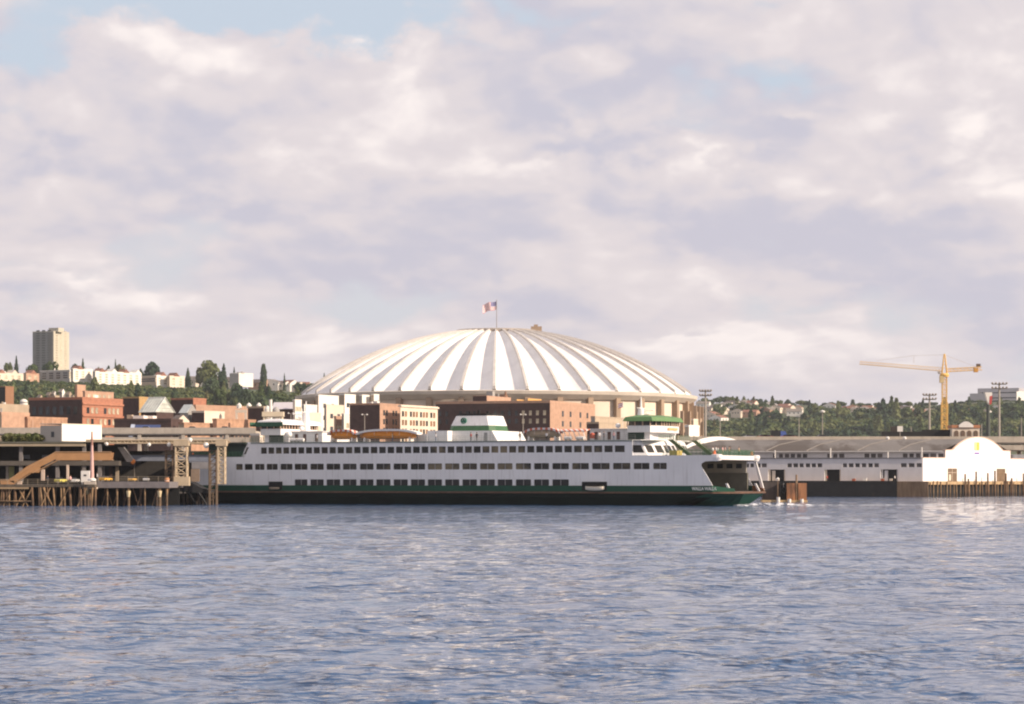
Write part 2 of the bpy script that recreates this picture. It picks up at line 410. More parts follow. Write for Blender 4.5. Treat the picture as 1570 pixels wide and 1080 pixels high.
def band_wood(n, f0, f1, pxr, leaf, seed, size):
    rg = np.random.default_rng(seed); out = []
    for i in range(n):
        px = rg.uniform(*pxr); py = rg.uniform(f0(px), f1); x, y, z = hill(px, py); s = min(rg.uniform(*size), max(4.5, (py - f0(px) + 3) * y / FPX / .95))
        out.append(crown_quads(rg, s * .62, s * .5, 190, 'round', s * .1) + np.array([x, y, z + s * .3]))
    tag(obj('woodland', quads_mesh('woodland', np.concatenate(out), LEAF[leaf])), kind='stuff')
lf0 = lambda px: float(np.interp(px, [-100, 0, 60, 110, 217, 283, 310, 330, 380, 470, 490], [585, 586, 588, 590, 595, 599, 597, 596, 598, 600, 596]))
band_wood(800, lf0, 624, (-110, 330), 'broad', 31, (6, 11)); band_wood(420, lf0, 624, (-110, 330), 'dark', 32, (6, 12)); band_wood(240, lf0, 624, (-110, 330), 'olive', 33, (5, 9))
rf0 = lambda px: float(np.interp(px, [1060, 1230, 1260, 1290, 1600], [646, 644, 636, 641, 641]))
band_wood(420, rf0, 672, (1060, 1600), 'broad', 41, (10, 24)); band_wood(300, rf0, 672, (1060, 1600), 'dark', 42, (10, 24)); band_wood(160, rf0, 672, (1060, 1600), 'olive', 43, (9, 18))
wood('woodland', 560, (1000, 1720), right_ok, 'dark', 4, (9, 20))
wood('woodland', 560, (1000, 1720), right_ok, 'broad', 5, (9, 20))
wood('woodland', 360, (1000, 1720), right_ok, 'olive', 6, (8, 15))
# ================================================================ STADIUM
white_roof = mat('white_roof_coating', (.82, .79, .77), .8, .07, .09, streak=.10, rgb2=(.68, .65, .63), thr=(.5, .8))
rib_m = mat('rib_concrete', (.52, .485, .45), .85, .1, .3)
col_m = mat('column_concrete', (.34, .245, .17), .85, .1, .1, streak=.1)
panel_m = mat('wall_panel_concrete', (.68, .58, .47), .85, .08, .06, streak=.1)
dark_m = mat('dark_void', (.008, .008, .008), .9, .2, .2)  # near-black; also stands in for the dark of openings and voids
def stadium():
    Y0 = 1290.; cx = PX(761, Y0); D = thing('domed_stadium', 'huge round stadium with a white striped concrete dome roof behind the ferry', 'stadium', (cx, Y0, LANDZ))
    g = LANDZ; zr = 46.6 - g; zt = 80.6 - g; Rm = 100.5; rise = zt - zr; RS = (Rm * Rm + rise * rise) / (2 * rise); r0 = 20.
    def zprof(r): return zt - (RS - math.sqrt(RS * RS - r * r))
    NC, NS, NR = 40, 14, 26; ph0 = -math.pi / 2 - math.radians(.2)
    v = []; f = []
    rs = [r0 + (98.7 - r0) * i / NR for i in range(NR + 1)]
    for r in rs:
        for c in range(NC):
            for s in range(NS):
                t = s / NS; a = ph0 + 2 * math.pi * (c + t) / NC
                sag = 4.4 * (r / Rm) ** 1.25 * 4 * t * (1 - t)
                v.append((r * math.cos(a), r * math.sin(a), zprof(r) - sag))
    n = NC * NS
    for j in range(NR):
        for i in range(n): f.append((j * n + i, (j + 1) * n + i, (j + 1) * n + (i + 1) % n, j * n + (i + 1) % n))
    mb = MB(); mb.add(v, f); o = mb.build('roof', white_roof, D)
    # ribs
    mb = MB()
    for j in range(NR):
        ra, rb = rs[j], rs[j + 1]; h = .7
        wa, wb = .25 + .45 * ra / Rm, .25 + .45 * rb / Rm
        za, zb = zprof(ra), zprof(rb)
        mb.add([(ra, -wa, za - .8), (ra, wa, za - .8), (ra, wa, za + h), (ra, -wa, za + h), (rb, -wb, zb - .8), (rb, wb, zb - .8), (rb, wb, zb + h), (rb, -wb, zb + h)],
               [(0, 4, 7, 3), (3, 7, 6, 2), (2, 6, 5, 1)] + ([(4, 5, 6, 7)] if j == NR - 1 else []))
    me = mb.mesh('rib', rib_m)
    for c in range(NC): obj('rib', me, D, rotz=ph0 + 2 * math.pi * c / NC)
    # ring beam, soffit and wall
    mb = MB(); N = 160
    prof = [(98.8, zr - 4.0), (101.4, zr - 1.7), (101.9, zr - .2), (100.6, zr + .1), (98.0, zr - 3.4)]
    for i in range(N):
        a0, a1 = 2 * math.pi * i / N, 2 * math.pi * (i + 1) / N
        vs = [(r * math.cos(a), r * math.sin(a), z) for a in (a0, a1) for r, z in prof]; k = len(prof)
        mb.add(vs, [(q, q + k, (q + 1) % k + k, (q + 1) % k) for q in range(k)])
    mb.build('ring_beam', mat('ring_beam_concrete', (.62, .55, .47), .85, .1, .1, streak=.15), D)
    mb = MB(); mb.lathe([(97.6, -.5), (97.6, zr - 2)], n=120); mb.build('wall', panel_m, D)
    mb = MB(); mb.box(97.2, 100.3, -1.3, 1.3, -.5, zr - 3.2); me = mb.mesh('column', col_m)
    for c in range(NC): obj('column', me, D, rotz=ph0 + 2 * math.pi * c / NC)
    # concourse bands between the columns
    mb = MB()
    for zz in (16.0, 27.0):
        mb.lathe([(97.65, zz), (98.1, zz), (98.1, zz + 1.1), (97.65, zz + 1.1)], n=120)
    mb.build('concourse_band', col_m, D)
    # compression ring on the crown
    mb = MB(); mb.lathe([(20.6, zprof(20) - 1.0), (20.9, zprof(20) + .7), (19.8, zprof(20) + 1.1), (6, zt + .7), (.1, zt + .9)], n=60); mb.build('crown_cap', mat('crown_metal', (.35, .30, .25), .7, .15, .4), D)
    mb = MB(); mb.box(17.5, 23, -4, 0, zt - 3, zt + 1.6); mb.box(19, 21, -3, -1, zt + 1.6, zt + 2.6); mb.build('roof_hut', col_m, D)
    # ramp towers at the right-hand foot
    for ang, dz in ((-14, 0), (-24, -3)):
        mb = MB()
        for k in range(4):
            z0 = 1 + 8.6 * k + dz
            mb.prism([(-11, z0), (11, z0 + 4.2), (11, z0 + 5.8), (-11, z0 + 1.6)], 98.2, 104, 'x')
        for yy in (-10, 0, 10): mb.box(103, 104.6, yy - .7, yy + .7, -.5, 38 + dz)
        mb.build('ramp', col_m, D, rotz=R(ang))
        mb = MB()
        for k in range(3): mb.box(97.7, 98.1, -9, 9, 5 + 9 * k, 8.5 + 9 * k)
        mb.build('opening', dark_m, D, rotz=R(ang))  # dark slabs on the wall stand in for shaded openings
    return D
stadium()
# flag on the crown
def flag():
    Y = 1290; x = PX(761.5, Y); zb = 80.9
    t = thing('flagpole', 'tall thin flagpole with a striped american flag on top of the dome', 'flagpole', (x, Y, zb))
    hp = PZ(461, Y) - zb
    MB().tube((0, 0, -.2), (0, 0, hp), .22, .12, 8).lathe([(.1, hp), (.3, hp + .2), (.1, hp + .45)]).build('pole', mat('pole_steel', (.30, .27, .25), .5), t)
    W_, H_ = 7.4, 4.2; nu, nv = 26, 13; mb = MB(); v = []
    for j in range(nv + 1):
        for i in range(nu + 1):
            s = i / nu; q = j / nv
            v.append((-W_ * s * .95, .55 * math.sin(s * 9 + q) * s ** .6, hp - .3 - H_ * q - 1.9 * s ** 1.25 - .25 * math.sin(s * 8)))
    mb.add(v, [])
    for j in range(nv):
        for i in range(nu):
            mb.cur = 2 if (j < 7 and i < nu * .42) else (0 if j % 2 == 0 else 1)
            mb.f.append([j * (nu + 1) + i, (j + 1) * (nu + 1) + i, (j + 1) * (nu + 1) + i + 1, j * (nu + 1) + i + 1]); mb.mi.append(mb.cur)
    mb.cur = 1
    for j in range(7):       # the stars of the canton
        for i in range(0, 10, 2):
            if (i // 2 + j) % 2: continue
            p = v[j * (nu + 1) + i + 1]
            mb.add([(p[0] - .09, p[1] - .05, p[2] - .32), (p[0] + .09, p[1] - .05, p[2] - .32), (p[0] + .09, p[1] - .05, p[2] - .14), (p[0] - .09, p[1] - .05, p[2] - .14)], [(0, 1, 2, 3)])
    mb.build('flag', [mat('flag_red', (.60, .20, .20), .8), mat('flag_white', (.8, .78, .78), .8), mat('flag_blue', (.18, .17, .34), .8)], t)
flag()
# ================================================================ BUILDINGS
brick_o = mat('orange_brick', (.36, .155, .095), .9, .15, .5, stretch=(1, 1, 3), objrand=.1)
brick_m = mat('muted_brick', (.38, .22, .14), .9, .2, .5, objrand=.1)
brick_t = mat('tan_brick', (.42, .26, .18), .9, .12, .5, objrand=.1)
brick_d = mat('shaded_dark_brick', (.068, .038, .033), .9, .2, .4, objrand=.1)  # shade of unlit walls put into the tone; also plain dark walls
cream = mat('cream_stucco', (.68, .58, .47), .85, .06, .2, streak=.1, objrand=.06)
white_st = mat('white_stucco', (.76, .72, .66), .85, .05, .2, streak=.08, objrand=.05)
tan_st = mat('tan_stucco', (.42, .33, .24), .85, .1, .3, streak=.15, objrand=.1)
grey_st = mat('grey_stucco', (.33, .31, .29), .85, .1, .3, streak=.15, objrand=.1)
roof_g = mat('gravel_roof', (.20, .17, .145), .95, .2, .4)
roof_r = mat('red_shingle_roof', (.24, .11, .075), .9, .2, 1, objrand=.25)
roof_d = mat('dark_shingle_roof', (.12, .095, .085), .9, .2, 1, objrand=.25)
glass = mat('window_glass', (.03, .035, .04), .15, .3, .3, objrand=.5)
glass_w = mat('curtained_window', (.42, .36, .26), .5, .35, .5, objrand=.3)
roof_r_ = mat('rusty_unit', (.26, .14, .09), .9)
brown_gl = mat('brown_window', (.24, .13, .075), .4, .2, .5, objrand=.3)
trim_w = mat('white_trim', (.74, .70, .65), .7, .05, 1)
WMESH = {}
def win_mesh(w_, h_, mtl, ax):
    k = (round(w_, 2), round(h_, 2), mtl.name, ax)
    if k not in WMESH:
        b = MB()
        if ax == 'x': b.box(-w_ / 2, w_ / 2, -.12, .12, -h_ / 2, h_ / 2)
        else: b.box(-.12, .12, -w_ / 2, w_ / 2, -h_ / 2, h_ / 2)
        WMESH[k] = b.mesh('window', mtl)
    return WMESH[k]
def windows(t, face, L, z0, rows, cols, fl, w_, h_, mtl=None, m0=.06, skip=()):
    """face 'left': wall in the plane y=0 running to -x;  'right': wall in the plane x=0 running to +y"""
    mtl = mtl or glass; n = 0
    for r in range(rows):
        for c in range(cols):
            if (r, c) in skip: continue
            p = L * (m0 + (1 - 2 * m0) * (c + .5) / cols); z = z0 - fl * r
            if face == 'left': obj('window', win_mesh(w_, h_, mtl, 'x'), t, (-p, 0, z))
            else: obj('window', win_mesh(w_, h_, mtl, 'y'), t, (0, p, z))
def bldg(label, px0, pxc, px1, yt, Y, mtl, a=23.5, group=None, cat='building', name='building', depth=None, base=None, mtl_r=None, roof=None, wl=None, wr=None, gable=None, par=.7):
    """two walls seen: the shaded left one from px0 to pxc, the sunny right one from pxc to px1, light and shade partly put into their materials; the near corner stands at distance Y"""
    Xc = PX(pxc, Y); ca, sa = math.cos(R(a)), math.sin(R(a)); k0, k1 = (px0 - 785) / FPX, (px1 - 785) / FPX
    Lw = (Xc - k0 * Y) / (ca + k0 * sa) if pxc > px0 else (depth or 12.)
    Rw = (k1 * Y - Xc) / (sa - k1 * ca) if px1 > pxc else (depth or 12.)
    base = LANDZ - .3 if base is None else base; H = PZ(yt, Y) - base
    t = thing(name, label, cat, (Xc, Y, base), -R(a), group)
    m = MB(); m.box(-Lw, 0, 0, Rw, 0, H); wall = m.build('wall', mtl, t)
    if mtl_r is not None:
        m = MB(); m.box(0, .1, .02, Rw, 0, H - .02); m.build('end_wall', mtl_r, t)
    if gable:
        h, axis, rm = gable; m = MB()
        if axis == 'x':    # ridge runs along x, gable end on the right face
            m.prism([(-.5, H - .1), (Rw + .5, H - .1), (Rw / 2, H + h)], -Lw - .4, -.15, 'x')
            m.build('roof', rm, t); m = MB(); m.prism([(.02, H), (Rw - .02, H), (Rw / 2, H + h * .96)], -.14, .05, 'x'); m.build('gable', mtl_r or mtl, t)
        else:
            m.prism([(-Lw - .5, H - .1), (.5, H - .1), (-Lw / 2, H + h)], .15, Rw + .4, 'y'); m.build('roof', rm, t)
            m = MB(); m.prism([(-Lw + .02, H), (-.02, H), (-Lw / 2, H + h * .96)], -.05, .14, 'y'); m.build('gable', mtl, t)
    else:
        m = MB(); q = .35
        m.box(-Lw + q, -q, q, Rw - q, H + .004, H + .08)
        m.build('roof', roof or roof_g, t)
        if par:
            m = MB()
            for b in ((-Lw - .1, .12, -.1, q), (-Lw - .1, .12, Rw - q, Rw + .1), (-Lw - .1, -Lw + q, q, Rw - q), (-q, .12, q, Rw - q)): m.box(*b, H + .002, H + par)
            m.build('parapet', mtl_r or mtl, t)
    if not gable and Lw * Rw > 120:
        rb = random.Random(int(px0 * 7 + yt))
        for q in range(rb.randint(2, 5)):
            ux, uy, uh_ = -rb.uniform(.1, .9) * min(Lw, 30), rb.uniform(.08, .9) * Rw, rb.uniform(.9, 2.4)
            if rb.random() < .6: m = MB(); sw = rb.uniform(.6, 2.2); m.box(ux - sw, ux + sw, uy - sw, uy + sw, H + .07, H + uh_)
            else: m = MB(); m.tube((ux, uy, H + .07), (ux, uy, H + uh_ + .6), rb.uniform(.25, .5), n=8)
            m.build('roof_unit', rb.choice([grey_st, trim_w, tan_st, roof_r_, white_st]), t)
    for face, L, w in (('left', Lw, wl), ('right', Rw, wr)):
        if w: rows, cols, z0, fl, ww, hh = w[:6]; windows(t, face, L, z0, rows, cols, fl, ww, hh, *(w[6:7]))
    t['_L'] = Lw; t['_R'] = Rw; t['_H'] = H
    return t
def part_box(t, name, mtl, *b): 
    m = MB(); m.box(*b); return m.build(name, mtl, t)
# ---- near the dome
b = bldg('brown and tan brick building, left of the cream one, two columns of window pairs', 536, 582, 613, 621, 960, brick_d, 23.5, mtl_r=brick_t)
for r in range(3):
    for c in (.20, .34, .66, .80): obj('window', win_mesh(1.3, 2.0, glass, 'y'), b, (.1, b['_R'] * c, b['_H'] - 2.9 - 3.35 * r))
b = bldg('cream four storey building with grouped brown windows between the brick buildings', 613.2, 614, 671, 623.5, 962, cream, 24)
part_box(b, 'cornice', cream, -1, .45, -.2, b['_R'] + .5, b['_H'] - .1, b['_H'] + .5)
for r in range(4):
    for g_, k in ((.10, 2), (.35, 3), (.62, 3), (.86, 2)):
        for q in range(k): obj('window', win_mesh(1.5, 2.0, brown_gl if (r + q) % 3 else glass, 'y'), b, (.05, b['_R'] * g_ + (q - (k - 1) / 2) * 2.6, b['_H'] - 2.7 - 3.3 * r))
b = bldg('long brick warehouse with a dark shaded side, a sunny orange end and narrow paired windows', 668, 843, 912, 618, 1000, brick_d, 20, mtl_r=brick_t, par=1.0)
for r in range(2):
    for c in range(20):
        if c in (8, 9, 13): continue
        obj('window', win_mesh(1.1, 1.9, glass_w if c < 4 else glass, 'x'), b, (-2.2 - 2.95 * c, -.02, b['_H'] - 3.9 - 3.2 * r))
    for c in (.27, .44, .66, .82): obj('window', win_mesh(2.0, 2.2, glass, 'y'), b, (.1, b['_R'] * c, b['_H'] - 3.9 - 4. * r))
t = bldg('tan rooftop block on the dark brick warehouse below the middle of the dome', 725, 746, 783, 607.5, 1012, brick_d, 20, base=PZ(620, 1012) - .5, name='rooftop_block', cat='rooftop hut', mtl_r=brick_t, par=.2)
t = bldg('small yellow box on the warehouse roof, left of the larger yellow one', 788, 792, 803, 612.5, 1012, tan_st, 24, base=PZ(620, 1012) - .5, name='rooftop_block', cat='rooftop hut', mtl_r=mat('yellow_paint', (.6, .33, .10), .7), par=0)
t = bldg('long yellow box on the warehouse roof beside its orange end', 806, 809, 830, 611, 1014, tan_st, 24, base=PZ(620, 1014) - .5, name='rooftop_block', cat='rooftop hut', mtl_r=mat('yellow_paint', (.6, .33, .10), .7), par=0)
t = bldg('low tan flat building right of the orange brick end wall', 906, 912, 960, 641, 985, grey_st, 24, mtl_r=tan_st)
t = bldg('low brown shed with a dark roof behind the wheelhouse deck', 900, 918, 948, 650, 930, brick_d, 24, mtl_r=tan_st)
for lb, a0, ac, a1, yt, Y, ml, mr in (
    ('white tower block with a grey beige left face under the dome edge', 520, 528, 545, 606, 1075, tan_st, white_st),
    ('wide white block under the left edge of the dome', 484, 488, 519, 607, 1090, tan_st, white_st),
    ('pink white stepped block beside the stern mast', 497, 500, 527, 622, 1030, grey_st, cream),
    ('pale green white low block left of the dark brown wall', 524, 527, 546, 636, 985, grey_st, white_st),
    ('tan mid block with brown windows behind the striped canopy', 512, 515, 528, 640, 990, tan_st, brick_t),
    ('small white block with dark windows right of the brown gable', 463, 466, 486, 622, 1030, grey_st, white_st),
    ('white block with a brown window band left of the stern mast', 461, 464, 492, 634, 1000, tan_st, cream),
    ('white box on the roof left of the cream building', 551, 555, 566, 607, 1110, grey_st, white_st),
    ('narrow white box standing left of the tan brick face', 569, 573, 581, 606, 1112, tan_st, white_st)):
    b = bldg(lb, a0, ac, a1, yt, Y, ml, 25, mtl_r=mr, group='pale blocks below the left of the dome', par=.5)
    n = max(2, int(b['_R'] / 7)); windows(b, 'right', b['_R'], b['_H'] - 4.2, 3, n, 5.2, 2.4, 1.9, glass_w if ac % 2 else glass, .1)
# silo, duct and gable cluster
def cyl_thing(name, label, cat, px, y0, y1, Y, rpx, mtl, dome=False, group=None):
    zb = PZ(y0, Y); zt = PZ(y1, Y); r = rpx / FPX * Y; t = thing(name, label, cat, (PX(px, Y), Y, zb), 0, group)
    pr = [(r, 0), (r, (zt - zb) * (.7 if dome else 1))]
    if dome: pr += [(r * .8, (zt - zb) * .88), (r * .4, (zt - zb) * .97), (.05, zt - zb)]
    MB().lathe(pr, n=20).build('shell', mtl, t); MB().lathe([(r * 1.04, (zt - zb) * .6), (r * 1.04, (zt - zb) * .6 + .5)], n=20).build('band', grey_st, t)
    return t
cyl_thing('storage_tank', 'white round tank with domed top left of the white stack', 'tank', 410, 665, 622, 880, 5.5, white_st, True)
cyl_thing('storage_tank', 'grey domed tank right of the white stack above the lattice frame', 'tank', 423, 665, 624, 890, 7, grey_st, True)
cyl_thing('chimney_stack', 'short white stack rising between the two domed tanks', 'chimney', 415, 665, 613, 870, 2.4, white_st)
b = bldg('white gabled hall with a lavender roof left of the dome', 418, 456, 463, 627, 960, brick_d, 15, mtl_r=white_st, gable=(2.6, 'x', mat('lavender_roof', (.62, .58, .60), .7, .05)), name='building')
b = bldg('white windowed tower at the right end of the lavender roofed hall', 449, 452, 462, 615, 955, cream, 30, mtl_r=white_st, par=.6); windows(b, 'right', b['_R'], b['_H'] - 3, 3, 2, 4.5, 2, 1.7, glass_w)
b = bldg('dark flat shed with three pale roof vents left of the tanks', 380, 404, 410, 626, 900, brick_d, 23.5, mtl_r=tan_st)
for q in range(3): MB().lathe([(.9, 0), (.9, 1.2), (.2, 2.0)], n=10).build('roof_vent', white_st, b, (-3 - 4 * q, 2, b['_H']))
# ---- left city
b = bldg('tan flat shop building with white shopfronts at the far left', -40, 2, 45, 637, 880, tan_st, 30, mtl_r=brick_t, par=1.2, wr=(1, 3, 15, 5, 7.5, 4.2, glass_w))
b = bldg('long low tan building with a grey roof rim behind the shop building', -60, -30, 44, 625, 915, tan_st, 30, mtl_r=tan_st, par=1.6)
b = bldg('low orange row of four panels beside the white penthouse', 38, 42, 103, 642, 890, brick_t, 34, mtl_r=brick_m)
for q in range(4): obj('window', win_mesh(.8, 5, brick_t, 'y'), b, (.1, b['_R'] * (.12 + .25 * q), b['_H'] - 3))
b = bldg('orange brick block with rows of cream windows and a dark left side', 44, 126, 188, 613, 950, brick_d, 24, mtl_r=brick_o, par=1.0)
for r in range(3):
    for c in range(8):
        if (r, c) in ((0, 3), (1, 2)): continue
        obj('window', win_mesh(b['_R'] * .84 / 8 * .55, 2.2, glass_w if (c * 3 + r) % 4 else glass, 'y'), b, (.12, b['_R'] * (.08 + .84 * (c + .5) / 8), b['_H'] - 3.9 - 4.2 * r))
    for c in range(7): obj('window', win_mesh(1.6, 3., glass, 'x'), b, (-b['_L'] * (.06 + .9 * (c + .5) / 7), -.02, b['_H'] - 4 - 6.6 * r))
for zz in (1.4, 5.9): part_box(b, 'cornice', brick_o, 0, .5, -.1, b['_R'] + .2, b['_H'] - zz - .4, b['_H'] - zz + .3)
b = bldg('pinkish penthouse storey on top of the orange brick block', 127, 130, 174, 601, 957, brick_t, 26, base=PZ(613, 957) - .6, mtl_r=brick_t, par=.4, name='penthouse', cat='penthouse', wr=(1, 5, 2.0, 3, 1.8, 1.6, glass_w))
b = bldg('tall narrow pinkish stair tower at the left of the penthouse', 115, 118, 131, 591, 965, brick_t, 26, base=PZ(617, 965) - .5, mtl_r=brick_t, par=.3, name='stair_tower', cat='stair tower')
for k, (px, yt, wd, ml) in enumerate(((62, 606, 7, tan_st), (76, 602, 8, tan_st), (83, 600.5, 7, trim_w), (95, 597, 9, trim_w), (106, 601, 8, tan_st), (88, 610, 5, grey_st), (112, 606, 5, tan_st))):
    lbs = ('leftmost tan roof hut on the dark side of the brick block', 'tan gabled roof hut second from the left on the brick block', 'small white gabled roof hut on the dark brick roof', 'white roof hut, highest of the row on the dark brick roof',
           'tan roof hut just left of the stair tower', 'small grey hut low on the dark brick roof', 'tan hut touching the foot of the stair tower')
    bldg(lbs[k], px - wd * .5, px, px + wd * .5, yt + 4, 985, grey_st, 27, base=PZ(621, 985), mtl_r=ml, gable=(1.2, 'x', roof_g), name='roof_hut', cat='roof hut', group='huts on the dark brick roof')
cyl_thing('storage_tank', 'white ball shaped tank above the tan shop roofs', 'tank', 36.5, 628, 612, 940, 6, white_st, True)
b = bldg('small brown and black house at the left edge below the hill', -6, 8, 21, 594, 1500, dark_m, 25, mtl_r=mat('brown_wall', (.26, .13, .07), .9), base=ground_z(8, 1500) - 2)
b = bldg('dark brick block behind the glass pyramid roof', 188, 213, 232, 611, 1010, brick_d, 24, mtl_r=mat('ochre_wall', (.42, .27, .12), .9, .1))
# glass gable
def glass_gable():
    Y = 930; a = 30; pxc = 240; Xc = PX(pxc, Y)
    ca, sa = math.cos(R(a)), math.sin(R(a)); k0, k1 = (216 - 785) / FPX, (266 - 785) / FPX
    L = (Xc - k0 * Y) / (ca + k0 * sa); Wd = (k1 * Y - Xc) / (sa - k1 * ca); base = LANDZ; H = PZ(632, Y) - base; top = PZ(609.5, Y) - base
    t = thing('glass_hall', 'pale glass gabled hall standing between the dark brick blocks', 'building', (Xc, Y, base), -R(a))
    gm = mat('pale_glass', (.50, .52, .47), .35, .25, .25, stretch=(1, 1, 2)); fm = mat('greenhouse_frame', (.62, .62, .58), .5)
    part_box(t, 'wall', brick_d, -L, 0, 0, Wd, 0, H)
    MB().prism([(-.8, H), (Wd + .8, H), (Wd / 2, top)], -L - .5, -.4, 'x').build('roof', gm, t)
    MB().prism([(-.8, H), (Wd + .8, H), (Wd / 2, top)], -.39, 0, 'x').build('gable', gm, t)
    m = MB()
    for e in (-.8, Wd + .8): m.bar((.15, e, H), (.15, Wd / 2, top), .35); m.bar((-L - .5, e, H), (.2, e, H), .25)
    m.bar((-L - .5, Wd / 2, top + .1), (.2, Wd / 2, top + .1), .3)
    for q in range(1, 6): m.bar((-L * q / 6, -.8, H + .1), (-L * q / 6, Wd / 2, top + .1), .14)
    for q in (.3, .6): m.bar((.15, Wd * q / 2, H + (top - H) * q), (.15, Wd - Wd * q / 2, H + (top - H) * q), .14)
    m.build('frame', fm, t)
glass_gable()
b = bldg('brick box with a shaded dark side and sunny orange end right of the glass hall', 262, 296, 316, 613, 990, brick_d, 25, mtl_r=brick_o)
b = bldg('long tan orange brick row with flat roofs below the wooded hill', 296, 300, 380, 623.5, 960, brick_t, 36, mtl_r=brick_t, wr=(2, 14, 22, 5, 1.8, 2.2, glass))
b = bldg('white low hall in front of the orange brick row', 294, 313, 344, 633, 900, brick_d, 28, mtl_r=cream)
b = bldg('second lower orange brick building above the elevated road', 326, 332, 392, 645, 870, brick_t, 34, mtl_r=brick_m, wr=(1, 9, 17, 5, 1.6, 2., glass))
b = bldg('low orange building with white rooftop units left of the pale frame', 274, 282, 340, 651, 860, tan_st, 34, mtl_r=brick_m)
b = bldg('small dark shop with a white awning between the brick buildings', 262, 272, 290, 645, 880, brick_d, 28, mtl_r=cream, gable=(2, 'x', roof_d))
b = bldg('grey house with pale blue gable right of the glass hall', 276, 288, 303, 633, 905, grey_st, 28, mtl_r=grey_st, gable=(3, 'x', mat('pale_blue_roof', (.45, .48, .48), .7)))
b = bldg('long dark shop row with an orange roof edge above the elevated road', 175, 262, 280, 646, 860, brick_d, 12, mtl_r=brick_d, roof=brick_o, par=.9)
mb = MB(); bb = b; L = b['_L']
for q in range(1): MB().prism([(-2.2, b['_H'] - 4.2), (-.02, b['_H'] - 1.2), (-.02, b['_H'] - 1.6), (-2.2, b['_H'] - 4.6)], -L * .62, -L * .18, 'x').build('blue_awning', mat('blue_canvas', (.06, .09, .22), .8), b)
MB().prism([(-2.4, b['_H'] - 4.9), (-.02, b['_H'] - 1.0), (-.02, b['_H'] - 1.4), (-2.4, b['_H'] - 5.3)], -L * .70, -L * .63, 'x').build('white_awning', mat('pale_canvas', (.55, .6, .72), .8), b)
# pale goal-like frame
t = thing('pale_frame', 'pale square portal frame standing before the orange brick row', 'frame', (PX(361, 885), 885, LANDZ))
h = PZ(633, 885) - LANDZ; wd = 17 / FPX * 885
m = MB(); m.box(0, .7, 0, .7, 0, h); m.box(wd - .7, wd, 0, .7, 0, h); m.build('post', cream, t); part_box(t, 'beam', cream, -.1, wd + .1, -.05, .75, h, h + 1.0)
# ---- elevated road (two decks)
def viaduct(px0, px1, Y, label, yt, yl, d=16, colm=conc_l):
    x0, x1 = PX(px0, Y), PX(px1, Y); t = thing('elevated_road', label, 'elevated road', (x0, Y, LANDZ)); L = x1 - x0
    z2 = PZ(yt, Y) - LANDZ; z1 = PZ(yl, Y) - LANDZ
    part_box(t, 'upper_deck', colm, 0, L, 0, d, z2 - 1.3, z2); part_box(t, 'lower_deck', colm, 0, L, 0, d, z1 - 1.1, z1)
    part_box(t, 'upper_parapet', colm, 0, L, -.3, -.01, z2 - .9, z2 + 1.05); part_box(t, 'lower_parapet', colm, 0, L, -.3, -.01, z1 - .9, z1 + .7)
    m = MB(); m.box(-.5, .5, -.9, .9, 0, z2 - 1.32); cm = m.mesh('column', colm); n = int(L / 14)
    for q in range(n + 1):
        for yy in (.3, d - 1): 
            o = obj('column', cm, t, (q * 14 + 1, yy, 0)); 
    part_box(t, 'road_surface', mat('asphalt', (.06, .06, .06), .9), 0, L, .3, d - .3, z2 + .004, z2 + .05)
    return z2 + LANDZ
VZ = viaduct(-60, 392, 812, 'two deck concrete elevated road behind the left dock', 661, 674)
VZ2 = viaduct(1040, 1640, 822, 'two deck concrete elevated road behind the long pier shed', 674.5, 686)
# hedges under the left road
def shrub(x, y, z, s, label, leaf='olive', group=None):
    t = thing('shrub', label, 'shrub', (x, y, z), random.uniform(0, 6), group)
    c = obj('foliage', crown_mesh('round', leaf, random.randrange(3)), t, (0, 0, s * .4)); c.scale = (s, s, s * .6)
    return t
# ---- cars and truck on the roads
car_glass = mat('car_glass', (.03, .03, .035), .1)
def car(label, x, y, z, mtl, rz=0, group='cars on the elevated road', s=1.):
    t = thing('car', label, 'car', (x, y, z), rz, group)
    MB().prism([(-2.2, .3), (2.2, .3), (2.25, .8), (1.3, .95), (-1.9, .98), (-2.25, .85)], -.85, .85, 'y').build('body', mtl, t)
    MB().prism([(-1.5, .97), (1.0, .95), (.4, 1.42), (-1.0, 1.44)], -.75, .75, 'y').build('cabin', car_glass, t)
    wm = MB().tube((0, -.1, 0), (0, .1, 0), .33, n=12).mesh('wheel', mat('tyre_rubber', (.02, .02, .02), .9))
    for wx in (-1.35, 1.35):
        for wy in (-.82, .82): obj('wheel', wm, t, (wx, wy, .33))
    t.scale = (s, s, s); return t
def cc(n, rgb): return mat(n, rgb, .3, .03)
for lb, px, ml in (('white car on the elevated road left of the red cars', 1151, cc('white_car_paint', (.75, .74, .72))), ('red car on the elevated road left of the black truck', 1172, cc('red_car_paint', (.5, .07, .04))),
                   ('second red car just before the black truck', 1177.5, cc('orange_car_paint', (.6, .16, .07))), ('red car on the elevated road right of the blue cab', 1208, cc('red_car_paint', (.5, .07, .04))),
                   ('orange red car behind the blue cab, last of the queue', 1214, cc('orange_car_paint', (.6, .16, .07))), ('dark car on the elevated road by the tall lamp', 1262, cc('black_car_paint', (.03, .03, .035)))):
    car(lb, PX(px, 824), 824.5, VZ2 + .05, ml, s=1.15)
for lb, px, ml in (('white van-like car on the left elevated road near the tanks', 346, cc('white_car_paint', (.75, .74, .72))), ('silver car on the left elevated road above the pale gantry', 296, cc('silver_car_paint', (.5, .5, .5))),
                   ('cream car on the left elevated road beside the blue awning', 225, cc('cream_car_paint', (.7, .6, .45)))):
    car(lb, PX(px, 814), 814.5, VZ + .05, ml)
t = thing('truck', 'box truck with black box and blue cab on the elevated road', 'truck', (PX(1193, 825), 825, VZ2 + .05))
